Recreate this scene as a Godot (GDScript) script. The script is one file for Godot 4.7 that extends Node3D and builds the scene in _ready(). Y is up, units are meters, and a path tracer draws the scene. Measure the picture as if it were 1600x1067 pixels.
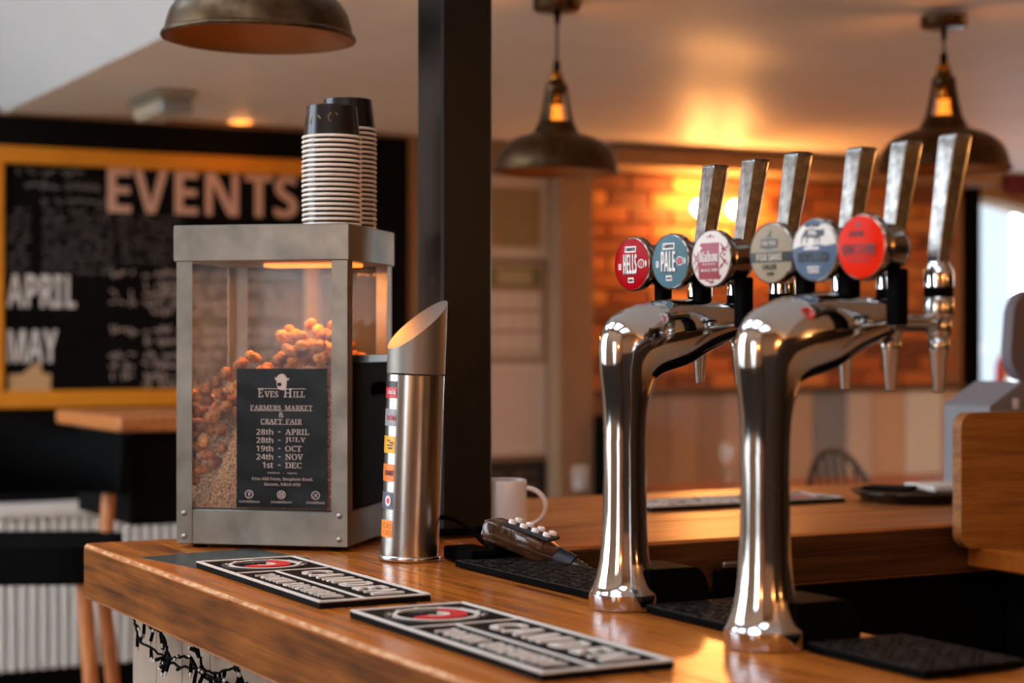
extends Node3D
# A pub bar seen across a thick pine counter. Bar frame: n runs across the bar (customer side to staff side), u runs along it towards the camera.
const BAR := deg_to_rad(28.2)
const CT := 1.05            # height of the counter top
const EYE := 1.37
const CEIL := 2.24
const BACK := -7.09         # u of the back wall

var taken := {}
var fonts := {}
var rng := RandomNumberGenerator.new()
var M := {}

# ---------------------------------------------------------------- camera, sky, light
func camera_and_light() -> void:
	var cam := Camera3D.new()
	cam.name = "camera"
	add_child(cam)
	cam.position = Vector3(0, EYE, 0)
	cam.near = 0.05
	cam.far = 200.0
	var at := CameraAttributesPhysical.new()
	at.frustum_focal_length = 64.78
	at.exposure_aperture = 3.3
	at.frustum_focus_distance = 2.52
	at.frustum_near = 0.05
	at.frustum_far = 200.0
	cam.attributes = at
	cam.fov = 20.99
	cam.current = true

	var env := Environment.new()
	env.background_mode = Environment.BG_SKY
	var sky := Sky.new()
	var sm := ProceduralSkyMaterial.new()
	sm.sky_top_color = Color(0.80, 0.87, 0.95)
	sm.sky_horizon_color = Color(0.92, 0.95, 0.97)
	sm.ground_horizon_color = Color(0.80, 0.82, 0.83)
	sm.ground_bottom_color = Color(0.45, 0.45, 0.44)
	sm.sky_energy_multiplier = 1.0
	sm.sun_angle_max = 0.0
	sky.sky_material = sm
	env.sky = sky
	env.background_energy_multiplier = 8.6
	env.tonemap_mode = Environment.TONE_MAPPER_LINEAR
	env.tonemap_exposure = 1.55
	env.sdfgi_enabled = true
	env.ssao_enabled = true
	env.ssil_enabled = true
	var we := WorldEnvironment.new()
	we.name = "world_environment"
	we.environment = env
	add_child(we)

func warm_light(called: String, at: Vector3, energy: float, size: float, parent: Node3D, color := Color(1.0, 0.62, 0.28)) -> void:
	var l := OmniLight3D.new()
	l.name = called
	l.light_color = color
	l.light_energy = energy
	l.light_size = size
	l.omni_range = 14.0
	l.omni_attenuation = 2.0
	l.shadow_enabled = true
	parent.add_child(l, true)
	l.position = at

# ---------------------------------------------------------------- helpers
func P(n: float, y: float, u: float) -> Vector3:
	return Vector3(n * cos(BAR) + u * sin(BAR), y, -n * sin(BAR) + u * cos(BAR))

func numbered(s: String) -> String:
	if not taken.has(s):
		taken[s] = 0
		return s
	taken[s] += 1
	return "%s_%03d" % [s, taken[s]]

func thing(called: String, label: String, category: String, at := Vector3.ZERO, turn := 0.0, group := "") -> Node3D:
	var o := Node3D.new()
	o.name = numbered(called)
	add_child(o)
	o.position = at
	o.rotation.y = turn
	tag(o, label, category, group)
	return o

func tag(o: Node, label: String, category: String, group := "", kind := "") -> void:
	o.set_meta("label", label)
	if category: o.set_meta("category", category)
	if group: o.set_meta("group", group)
	if kind: o.set_meta("kind", kind)

func copy_of(src: Node3D, label: String, group := "") -> Node3D:
	var c: Node3D = src.duplicate()
	c.name = numbered(String(src.name))
	add_child(c)
	c.set_meta("label", label)
	if group: c.set_meta("group", group)
	return c

func begin() -> SurfaceTool:
	var st := SurfaceTool.new()
	st.begin(Mesh.PRIMITIVE_TRIANGLES)
	return st

func done(st: SurfaceTool) -> ArrayMesh:
	st.generate_normals()
	return st.commit()

func part(called: String, what, mat: Material, parent: Node3D, at := Vector3.ZERO) -> MeshInstance3D:
	var o := MeshInstance3D.new()
	o.name = called
	o.mesh = done(what) if what is SurfaceTool else what
	o.material_override = mat
	o.position = at
	parent.add_child(o, true)
	return o

func top_part(called: String, what, mat: Material, at := Vector3.ZERO, turn := 0.0) -> MeshInstance3D:
	var o := part(numbered(called), what, mat, self, at)
	o.rotation.y = turn
	return o

func structure(called: String, what, mat: Material, at := Vector3.ZERO, turn := BAR, label := "") -> MeshInstance3D:
	var o := top_part(called, what, mat, at, turn)
	o.set_meta("kind", "structure")
	if label: o.set_meta("label", label)
	return o

func tri(st: SurfaceTool, a: Vector3, b: Vector3, c: Vector3, o: Vector3) -> void:
	if (a - c).cross(a - b).dot((a + b + c) / 3.0 - o) < 0.0:
		st.add_vertex(a); st.add_vertex(c); st.add_vertex(b)
	else:
		st.add_vertex(a); st.add_vertex(b); st.add_vertex(c)

func quad(st: SurfaceTool, a: Vector3, b: Vector3, c: Vector3, d: Vector3, o: Vector3) -> void:
	tri(st, a, b, c, o)
	tri(st, a, c, d, o)

func pick(h: Vector3, b: float, s: Vector3, axis: int) -> Vector3:
	var v := Vector3(h.x - b, h.y - b, h.z - b)
	v[axis] = h[axis]
	return v * s

# a box with chamfered edges
func cbox(st: SurfaceTool, c: Vector3, size: Vector3, b := 0.002, basis := Basis.IDENTITY) -> void:
	var h := size / 2.0
	b = minf(b, minf(h.x, minf(h.y, h.z)) * 0.9)
	st.set_smooth_group(-1)
	var T := Transform3D(basis, c)
	for a in 3:
		var a1 := (a + 1) % 3
		var a2 := (a + 2) % 3
		for s in [-1.0, 1.0]:
			var q := []
			for k in [[-1.0, -1.0], [1.0, -1.0], [1.0, 1.0], [-1.0, 1.0]]:
				var sg := Vector3.ONE
				sg[a] = s; sg[a1] = k[0]; sg[a2] = k[1]
				q.append(T * pick(h, b, sg, a))
			quad(st, q[0], q[1], q[2], q[3], c)
			for s1 in [-1.0, 1.0]:
				var g0 := Vector3.ONE
				g0[a] = s; g0[a1] = s1; g0[a2] = -1.0
				var g1 := g0
				g1[a2] = 1.0
				quad(st, T * pick(h, b, g0, a), T * pick(h, b, g1, a), T * pick(h, b, g1, a1), T * pick(h, b, g0, a1), c)
	for sx in [-1.0, 1.0]:
		for sy in [-1.0, 1.0]:
			for sz in [-1.0, 1.0]:
				var g := Vector3(sx, sy, sz)
				tri(st, T * pick(h, b, g, 0), T * pick(h, b, g, 1), T * pick(h, b, g, 2), c)

func box(size: Vector3, b := 0.002, c := Vector3.ZERO) -> SurfaceTool:
	var st := begin()
	cbox(st, c, size, b)
	return st

# profile of (radius, height); a point given twice is a sharp edge. gaps: [[from height, to height, angle, half width]...]
func lathe(st: SurfaceTool, prof: Array, segs := 40, T := Transform3D.IDENTITY, a0 := 0.0, a1 := TAU) -> void:
	var g := 0
	for i in prof.size() - 1:
		var p: Vector2 = prof[i]
		var q: Vector2 = prof[i + 1]
		if p.is_equal_approx(q):
			g += 1
			continue
		st.set_smooth_group(g)
		for j in segs:
			var t0 := lerpf(a0, a1, float(j) / segs)
			var t1 := lerpf(a0, a1, float(j + 1) / segs)
			var a := T * Vector3(p.x * cos(t0), p.y, p.x * sin(t0))
			var b := T * Vector3(p.x * cos(t1), p.y, p.x * sin(t1))
			var c := T * Vector3(q.x * cos(t1), q.y, q.x * sin(t1))
			var d := T * Vector3(q.x * cos(t0), q.y, q.x * sin(t0))
			if p.x > 1e-6:
				st.add_vertex(a); st.add_vertex(b); st.add_vertex(c if q.x > 1e-6 else d)
			if q.x > 1e-6:
				st.add_vertex(a); st.add_vertex(c); st.add_vertex(d)

func lathed(prof: Array, segs := 40, T := Transform3D.IDENTITY) -> SurfaceTool:
	var st := begin()
	lathe(st, prof, segs, T)
	return st

func v2(flat: Array) -> Array:
	var r := []
	for i in range(0, flat.size(), 2): r.append(Vector2(flat[i], flat[i + 1]))
	return r

# joins rings of equal length
func loft(st: SurfaceTool, rings: Array, caps := true, group := 0) -> void:
	st.set_smooth_group(group)
	var m: int = rings[0].size()
	for i in rings.size() - 1:
		for j in m:
			var k := (j + 1) % m
			var a: Vector3 = rings[i][j]
			var b: Vector3 = rings[i][k]
			var c: Vector3 = rings[i + 1][k]
			var d: Vector3 = rings[i + 1][j]
			st.add_vertex(a); st.add_vertex(b); st.add_vertex(c)
			st.add_vertex(a); st.add_vertex(c); st.add_vertex(d)
	if caps:
		for e in [0, rings.size() - 1]:
			st.set_smooth_group(group + 1 + e)
			var mid := Vector3.ZERO
			for v in rings[e]: mid += v
			mid /= m
			for j in m:
				var k := (j + 1) % m
				if e == 0:
					st.add_vertex(mid); st.add_vertex(rings[e][k]); st.add_vertex(rings[e][j])
				else:
					st.add_vertex(mid); st.add_vertex(rings[e][j]); st.add_vertex(rings[e][k])

func tube(st: SurfaceTool, path: Array, radii, segs := 10, caps := true) -> void:
	var rings := []
	var side := Vector3.ZERO
	for i in path.size():
		var t: Vector3 = (path[mini(i + 1, path.size() - 1)] - path[maxi(i - 1, 0)]).normalized()
		if side == Vector3.ZERO:
			side = t.cross(Vector3.UP if absf(t.y) < 0.9 else Vector3.RIGHT).normalized()
		side = (side - t * side.dot(t)).normalized()
		var up := side.cross(t)
		var r: float = radii[i] if radii is Array else radii
		var ring := PackedVector3Array()
		for j in segs:
			var a := TAU * j / segs
			ring.append(path[i] + (side * cos(a) + up * sin(a)) * r)
		rings.append(ring)
	loft(st, rings, caps)

func tubed(path: Array, radii, segs := 10) -> SurfaceTool:
	var st := begin()
	tube(st, path, radii, segs)
	return st

func smooth_path(pts: Array, steps := 8) -> Array:
	var c := Curve3D.new()
	for i in pts.size():
		var tan: Vector3 = (pts[mini(i + 1, pts.size() - 1)] - pts[maxi(i - 1, 0)]) / 6.0
		c.add_point(pts[i], -tan, tan)
	var r := []
	for i in pts.size() - 1:
		for k in steps: r.append(c.sample(i, float(k) / steps))
	r.append(pts[-1])
	return r

# flat polygon (in x, y) given thickness along z, front at z = t
func slab_of(st: SurfaceTool, poly: PackedVector2Array, t: float, T := Transform3D.IDENTITY) -> void:
	st.set_smooth_group(-1)
	var idx := Geometry2D.triangulate_polygon(poly)
	var mid := T * Vector3(0, 0, t / 2.0)
	for i in range(0, idx.size(), 3):
		for z in [0.0, t]:
			var a := T * Vector3(poly[idx[i]].x, poly[idx[i]].y, z)
			var b := T * Vector3(poly[idx[i + 1]].x, poly[idx[i + 1]].y, z)
			var c := T * Vector3(poly[idx[i + 2]].x, poly[idx[i + 2]].y, z)
			var out := (T.basis.z * (1.0 if z > 0.0 else -1.0)).normalized()
			tri(st, a, b, c, (a + b + c) / 3.0 - out)
	for i in poly.size():
		var p := poly[i]
		var q := poly[(i + 1) % poly.size()]
		var a := T * Vector3(p.x, p.y, 0)
		var b := T * Vector3(q.x, q.y, 0)
		var c := T * Vector3(q.x, q.y, t)
		var d := T * Vector3(p.x, p.y, t)
		st.add_vertex(a); st.add_vertex(b); st.add_vertex(c)
		st.add_vertex(a); st.add_vertex(c); st.add_vertex(d)

func rounded_rect(w: float, h: float, r: float, k := 5) -> PackedVector2Array:
	var p := PackedVector2Array()
	for q in 4:
		var cx := (w / 2 - r) * (1 if q == 0 or q == 3 else -1)
		var cy := (h / 2 - r) * (1 if q < 2 else -1)
		for i in k + 1:
			var a := PI / 2 * (q + float(i) / k)
			p.append(Vector2(cx + r * cos(a), cy + r * sin(a)))
	return p

func disc_poly(r: float, k := 32, sx := 1.0) -> PackedVector2Array:
	var p := PackedVector2Array()
	for i in k: p.append(Vector2(r * sx * cos(TAU * i / k), r * sin(TAU * i / k)))
	return p

func ring_of(st: SurfaceTool, r0: float, r1: float, t: float, T: Transform3D, a0 := 0.0, a1 := TAU, segs := 32) -> void:
	st.set_smooth_group(-1)
	for i in segs:
		var p0 := lerpf(a0, a1, float(i) / segs)
		var p1 := lerpf(a0, a1, float(i + 1) / segs)
		var poly := PackedVector2Array([Vector2(r0 * cos(p0), r0 * sin(p0)), Vector2(r1 * cos(p0), r1 * sin(p0)), Vector2(r1 * cos(p1), r1 * sin(p1)), Vector2(r0 * cos(p1), r0 * sin(p1))])
		slab_of(st, poly, t, T)

# words fitted to a width and height, centred, flat in x, y and facing +z
func words(called: String, text: String, w: float, h: float, mat: Material, parent: Node3D, T: Transform3D, face := "sans_bold", depth := 0.0006, shear := 0.0) -> MeshInstance3D:
	var tm := TextMesh.new()
	tm.font = fonts[face]
	tm.text = text
	tm.font_size = 40
	tm.pixel_size = 0.001
	tm.depth = 0.01
	tm.curve_step = 2.0
	tm.horizontal_alignment = HORIZONTAL_ALIGNMENT_CENTER
	tm.vertical_alignment = VERTICAL_ALIGNMENT_CENTER
	var bb := tm.get_aabb()
	var sc := Vector3(w / maxf(bb.size.x, 1e-4), h / maxf(bb.size.y, 1e-4), depth / 0.01)
	var mid := bb.get_center()
	var o := MeshInstance3D.new()
	o.name = called
	o.mesh = tm
	o.material_override = mat
	parent.add_child(o, true)
	var L := Transform3D(Basis(Vector3(sc.x, 0, 0), Vector3(shear * sc.y, sc.y, 0), Vector3(0, 0, sc.z)), Vector3.ZERO)
	L.origin = -(L.basis * Vector3(mid.x, mid.y, 0)) + Vector3(0, 0, depth / 2)
	o.transform = T * L
	return o

# ---------------------------------------------------------------- materials
func mat(r: float, g: float, b: float, rough := 0.6, metal := 0.0) -> StandardMaterial3D:
	var m := StandardMaterial3D.new()
	m.albedo_color = Color(r / 255.0, g / 255.0, b / 255.0)
	m.roughness = rough
	m.metallic = metal
	return m

func seamless(seed_: int, freq: float, w: int, h: int, oct := 4, type := FastNoiseLite.TYPE_SIMPLEX_SMOOTH) -> Image:
	var f := FastNoiseLite.new()
	f.seed = seed_
	f.frequency = freq
	f.noise_type = type
	f.fractal_octaves = oct
	var im := f.get_seamless_image(w, h)
	im.convert(Image.FORMAT_L8)
	return im

func tint_texture(im: Image, stops: Array) -> ImageTexture:
	var w := im.get_width()
	var h := im.get_height()
	var src := im.get_data()
	var gr := Gradient.new()
	gr.offsets = PackedFloat32Array(stops.map(func(s): return s[0]))
	gr.colors = PackedColorArray(stops.map(func(s): return Color(s[1] / 255.0, s[2] / 255.0, s[3] / 255.0)))
	var lut := []
	for i in 256:
		var c := gr.sample(i / 255.0)
		lut.append([int(c.r * 255), int(c.g * 255), int(c.b * 255)])
	var out := PackedByteArray()
	out.resize(w * h * 3)
	for i in w * h:
		var c: Array = lut[src[i]]
		out[i * 3] = c[0]; out[i * 3 + 1] = c[1]; out[i * 3 + 2] = c[2]
	var t := Image.create_from_data(w, h, false, Image.FORMAT_RGB8, out)
	t.generate_mipmaps()
	return ImageTexture.create_from_image(t)

# grain along v: rings bent by slow noise plus fine fibres
func wood_value(seed_: int, bands: float, wob: float, rings := 0.36, knots := 0) -> Image:
	var n := 512
	var slow := seamless(seed_, 0.012, n, 96, 3)
	slow.resize(n, n, Image.INTERPOLATE_CUBIC)
	var fib := seamless(seed_ + 7, 0.16, n, 24, 3)
	fib.resize(n, n, Image.INTERPOLATE_CUBIC)
	var blot := seamless(seed_ + 13, 0.01, n, n, 3)
	var r := RandomNumberGenerator.new()
	r.seed = seed_
	var spots := []
	for i in knots: spots.append(Vector3(r.randf() * n, r.randf() * n, r.randf_range(4, 11)))
	var a := slow.get_data()
	var b := fib.get_data()
	var c := blot.get_data()
	var out := PackedByteArray()
	out.resize(n * n)
	for y in n:
		for x in n:
			var i := y * n + x
			var ring := 0.5 + 0.5 * sin(TAU * (bands * x / n + wob * a[i] / 255.0))
			ring = pow(ring, 2.0)
			var v := rings * ring + 0.34 * b[i] / 255.0 + (0.78 - rings) * c[i] / 255.0 - 0.06
			for k in spots:
				var dx: float = (x - k.x) / k.z
				var dy: float = (y - k.y) / (k.z * 2.6)
				v -= 0.75 * exp(-dx * dx - dy * dy)
			out[i] = int(clampf(v, 0.0, 1.0) * 255)
	return Image.create_from_data(n, n, false, Image.FORMAT_L8, out)

func triplanar(m: StandardMaterial3D, scale: Vector3) -> StandardMaterial3D:
	m.uv1_triplanar = true
	m.uv1_scale = scale
	m.uv1_triplanar_sharpness = 8.0
	return m

func relief(m: StandardMaterial3D, im: Image, strength: float) -> void:
	var b: Image = im.duplicate()
	b.convert(Image.FORMAT_RGBA8)
	b.bump_map_to_normal_map(strength)
	b.generate_mipmaps()
	m.normal_enabled = true
	m.normal_texture = ImageTexture.create_from_image(b)

func glow(m: StandardMaterial3D, c: Color, e: float) -> StandardMaterial3D:
	m.emission_enabled = true
	m.emission = c
	m.emission_energy_multiplier = e
	return m

func materials() -> void:
	for f in [["sans", "Droid Sans", 400], ["sans_bold", "Droid Sans", 700], ["serif", "Droid Serif", 400], ["serif_bold", "Droid Serif", 700]]:
		var sf := SystemFont.new()
		sf.font_names = PackedStringArray([f[1]])
		sf.font_weight = f[2]
		fonts[f[0]] = sf
	var wide := FontVariation.new()
	wide.base_font = fonts.sans_bold
	wide.spacing_glyph = 5
	fonts.wide = wide
	var wv := wood_value(3, 5.0, 2.0, 0.2, 3)
	var wv2 := wood_value(21, 5.0, 3.0)
	M.pine = triplanar(mat(255, 255, 255, 0.24), Vector3(3.2, 3.2, 0.55))
	M.pine.albedo_texture = tint_texture(wv, [[0.0, 96, 44, 12], [0.2, 150, 80, 26], [0.45, 174, 96, 32], [0.75, 190, 112, 42], [1.0, 202, 128, 56]])
	M.pine.metallic_specular = 0.42
	relief(M.pine, wv, 1.2)
	M.pine.normal_scale = 0.1
	M.pine_edge = triplanar(mat(255, 255, 255, 0.5), Vector3(2.0, 5.0, 0.8))  # front face: less varnished wood, its shade also put into the colour
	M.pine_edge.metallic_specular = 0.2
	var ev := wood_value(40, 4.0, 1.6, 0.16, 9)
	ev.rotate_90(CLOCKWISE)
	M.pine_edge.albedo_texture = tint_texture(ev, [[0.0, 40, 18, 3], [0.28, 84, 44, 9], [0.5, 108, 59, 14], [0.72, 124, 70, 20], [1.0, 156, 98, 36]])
	M.pine_dark = triplanar(mat(255, 255, 255, 0.36), Vector3(0.55, 3.2, 3.2))
	M.pine_dark.albedo_texture = tint_texture(wv, [[0.0, 88, 44, 18], [0.4, 148, 84, 38], [0.7, 182, 112, 56], [1.0, 206, 142, 84]])
	var tv := wood_value(21, 5.0, 3.0)
	tv.rotate_90(CLOCKWISE)
	M.pine_dark.albedo_texture = tint_texture(tv, [[0.0, 88, 44, 18], [0.4, 148, 84, 38], [0.7, 182, 112, 56], [1.0, 206, 142, 84]])
	M.edge_shaded = triplanar(mat(255, 255, 255, 0.5), Vector3(0.55, 4.0, 3.2))  # dark tone puts the shade on the back counter front into the wood
	M.edge_shaded.metallic_specular = 0.2
	M.edge_shaded.albedo_texture = tint_texture(tv, [[0.0, 44, 24, 10], [0.5, 72, 42, 20], [1.0, 92, 58, 30]])
	var wn := seamless(61, 0.05, 256, 256, 4)
	M.worn = triplanar(mat(255, 255, 255, 0.6), Vector3(5, 5, 1.6))
	M.worn.albedo_texture = tint_texture(wn, [[0.3, 158, 92, 42], [0.5, 180, 124, 76], [0.8, 204, 162, 120]])
	M.oak = triplanar(mat(255, 255, 255, 0.45), Vector3(1.0, 6.0, 6.0))
	M.oak.albedo_texture = tint_texture(tv, [[0.0, 120, 72, 26], [0.5, 160, 102, 42], [1.0, 184, 124, 58]])
	M.legwood = triplanar(mat(255, 255, 255, 0.5), Vector3(6, 1, 6))
	M.legwood.albedo_texture = tint_texture(wv2, [[0.0, 150, 84, 40], [0.5, 186, 112, 58], [1.0, 206, 136, 80]])
	M.redwood = triplanar(mat(255, 255, 255, 0.4), Vector3(0.8, 4, 4))
	M.redwood.albedo_texture = tint_texture(tv, [[0.0, 96, 50, 30], [0.5, 134, 74, 46], [1.0, 156, 94, 62]])
	var fine := seamless(5, 0.05, 256, 256, 3)
	var brushed := seamless(9, 0.2, 16, 256, 3)
	brushed.resize(256, 256, Image.INTERPOLATE_CUBIC)
	var blotch := seamless(31, 0.015, 256, 256, 4)
	M.chrome = mat(205, 205, 205, 0.07, 1.0)
	M.chrome_soft = mat(190, 188, 184, 0.2, 1.0)
	M.steel = triplanar(mat(255, 255, 255, 0.42, 1.0), Vector3(3, 3, 3))
	M.steel.albedo_texture = tint_texture(blotch, [[0.0, 110, 107, 100], [0.5, 130, 126, 117], [1.0, 146, 141, 131]])
	M.tube_steel = triplanar(mat(176, 172, 166, 0.24, 1.0), Vector3(5, 5, 5))
	M.cap_steel = mat(140, 134, 126, 0.5, 1.0)
	M.handle_steel = triplanar(mat(255, 255, 255, 0.26, 1.0), Vector3(14, 14, 14))
	M.handle_steel.albedo_texture = tint_texture(blotch, [[0.0, 112, 108, 104], [0.5, 144, 140, 135], [1.0, 172, 168, 162]])
	M.rivet = mat(150, 150, 148, 0.3, 1.0)
	M.glass = mat(225, 232, 230, 0.03)
	M.glass.transparency = BaseMaterial3D.TRANSPARENCY_ALPHA
	M.glass.albedo_color.a = 0.06
	M.clear = mat(235, 240, 240, 0.02)
	M.clear.transparency = BaseMaterial3D.TRANSPARENCY_ALPHA
	M.clear.albedo_color.a = 0.18
	M.gun_clear = mat(64, 38, 20, 0.1)
	M.gun_clear.transparency = BaseMaterial3D.TRANSPARENCY_ALPHA
	M.gun_clear.albedo_color.a = 0.6
	M.black = mat(6, 6, 6, 0.6)
	M.black.metallic_specular = 0.1
	M.black_gloss = mat(12, 12, 13, 0.16)
	M.black_matt = mat(9, 9, 9, 0.8)
	M.black_matt.metallic_specular = 0.2
	M.rubber = triplanar(mat(14, 12, 11, 0.8), Vector3(60, 60, 60))
	M.rubber.metallic_specular = 0.2
	relief(M.rubber, fine, 4.0)
	M.mat_white = mat(200, 192, 180, 0.7)
	M.mat_red = mat(196, 18, 36, 0.6)
	M.mat_grey = mat(52, 48, 46, 0.7)
	M.tile_line = mat(34, 28, 24, 0.6)
	M.tile_line.metallic_specular = 0.3
	M.post = triplanar(mat(9, 9, 10, 0.34), Vector3(4, 1, 4))
	M.post.metallic_specular = 0.38
	relief(M.post, fine, 1.0)
	M.post.normal_scale = 0.15
	M.ceramic = mat(226, 222, 214, 0.16)
	M.paper_white = mat(214, 206, 196, 0.8)
	M.cup_rim = mat(246, 232, 216, 0.5)
	M.cup_black = mat(10, 8, 8, 0.25)
	M.cup_gold = mat(140, 96, 20, 0.4)
	M.cup_pink = mat(170, 30, 90, 0.4)
	M.plaster = triplanar(mat(255, 255, 255, 0.85), Vector3(0.8, 0.8, 0.8))
	M.plaster.albedo_texture = tint_texture(blotch, [[0.0, 142, 110, 80], [1.0, 154, 122, 92]])
	M.ceiling = triplanar(mat(255, 255, 255, 0.5), Vector3(0.5, 0.5, 0.5))
	M.ceiling.albedo_texture = tint_texture(blotch, [[0.0, 236, 224, 208], [1.0, 242, 232, 218]])
	M.ceiling.metallic_specular = 0.2
	M.white_wall = triplanar(mat(255, 255, 255, 0.8), Vector3(0.5, 0.5, 0.5))
	M.white_wall.albedo_texture = tint_texture(blotch, [[0.0, 204, 206, 206], [1.0, 212, 214, 214]])
	M.floor = triplanar(mat(255, 255, 255, 0.45), Vector3(2.0, 2.0, 0.4))
	M.floor.albedo_texture = tint_texture(wv2, [[0.0, 150, 130, 110], [0.5, 184, 166, 146], [1.0, 200, 184, 166]])
	M.darkwall = mat(46, 34, 26, 0.6)
	M.blackwall = mat(12, 11, 11, 0.8)
	M.blackwall.metallic_specular = 0.2
	M.radiator = mat(214, 208, 198, 0.4)
	M.cream_board = triplanar(mat(255, 255, 255, 0.7), Vector3(4, 0.6, 4))
	M.cream_board.albedo_texture = tint_texture(wv2, [[0.0, 140, 122, 104], [1.0, 156, 138, 120]])
	M.brass = triplanar(mat(255, 255, 255, 0.36, 0.9), Vector3(6, 6, 6))
	M.brass.albedo_texture = tint_texture(blotch, [[0.0, 62, 46, 30], [0.5, 80, 61, 40], [1.0, 96, 76, 52]])
	M.brass_in = mat(112, 76, 42, 0.45, 0.6)
	M.brass_bright = mat(190, 130, 50, 0.25, 1.0)
	M.bulb_amber = glow(mat(255, 190, 90, 0.3), Color(1.0, 0.55, 0.16), 1.0)
	M.bulb_white = glow(mat(255, 240, 220, 0.3), Color(1.0, 0.86, 0.62), 14.0)
	M.heat_glow = glow(mat(255, 190, 110, 0.4), Color(1.0, 0.52, 0.16), 1.1)
	M.down_glow = glow(mat(255, 210, 150, 0.4), Color(1.0, 0.6, 0.26), 1.6)
	M.frame_yellow = triplanar(mat(255, 255, 255, 0.5), Vector3(1, 6, 6))
	M.frame_yellow.albedo_texture = tint_texture(tv, [[0.0, 196, 118, 14], [1.0, 226, 146, 24]])
	M.chalk = mat(214, 206, 198, 0.9)
	M.chalk_pink = mat(200, 158, 134, 0.9)
	M.chalk_tan = mat(190, 150, 104, 0.9)
	M.poster = mat(18, 22, 24, 0.3)
	M.poster.metallic_specular = 0.3
	M.poster_ink = mat(196, 178, 166, 0.6)
	M.card = mat(34, 46, 44, 0.35)
	M.fabric_black = mat(9, 9, 9, 0.9)
	M.fabric_black.metallic_specular = 0.15
	M.grey_plastic = mat(128, 128, 132, 0.5)
	M.grey_mauve = mat(116, 108, 114, 0.7)
	M.navy = mat(14, 18, 30, 0.5)
	M.burgundy = mat(92, 14, 34, 0.8)

# ---------------------------------------------------------------- the room
func bar_box(called: String, n0: float, n1: float, y0: float, y1: float, u0: float, u1: float, m: Material, label := "", b := 0.003) -> MeshInstance3D:
	return structure(called, box(Vector3(n1 - n0, y1 - y0, u1 - u0), b), m, P((n0 + n1) / 2, (y0 + y1) / 2, (u0 + u1) / 2), BAR, label)

func window_in(called: String, c: Vector3, along: float, width: float, height: float, bars: int, rows: int, m: Material) -> void:
	# frame with mullions and panes; local x runs along the wall
	var w := structure(called, begin_frame(width, height, bars, rows), m, c, along, "white framed window with glazing bars")
	for i in bars:
		for j in rows:
			var pw := width / bars
			var ph := height / rows
			part("pane", box(Vector3(pw - 0.03, ph - 0.03, 0.004), 0.0005), M.glass, w, Vector3(-width / 2 + pw * (i + 0.5), -height / 2 + ph * (j + 0.5), 0))

func begin_frame(width: float, height: float, bars: int, rows: int) -> SurfaceTool:
	var st := begin()
	for i in bars + 1:
		cbox(st, Vector3(-width / 2 + width * i / bars, 0, 0), Vector3(0.06 if i == 0 or i == bars else 0.035, height + 0.04, 0.06), 0.004)
	for j in rows + 1:
		cbox(st, Vector3(0, -height / 2 + height * j / rows, 0), Vector3(width, 0.06 if j == 0 or j == rows else 0.035, 0.056), 0.004)
	return st

# a wall 0.2 thick along local z, from z0 to z1, with openings [z0, z1, y0, y1]
func pierced(openings: Array, z0: float, z1: float, top: float) -> SurfaceTool:
	var st := begin()
	var z := z0
	for w in openings:
		cbox(st, Vector3(0, top / 2, (z + w[0]) / 2), Vector3(0.2, top, w[0] - z), 0.001)
		cbox(st, Vector3(0, w[2] / 2, (w[0] + w[1]) / 2), Vector3(0.2, w[2], w[1] - w[0]), 0.001)
		cbox(st, Vector3(0, (w[3] + top) / 2, (w[0] + w[1]) / 2), Vector3(0.2, top - w[3], w[1] - w[0]), 0.001)
		z = w[1]
	cbox(st, Vector3(0, top / 2, (z + z1) / 2), Vector3(0.2, top, z1 - z), 0.001)
	return st

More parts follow.
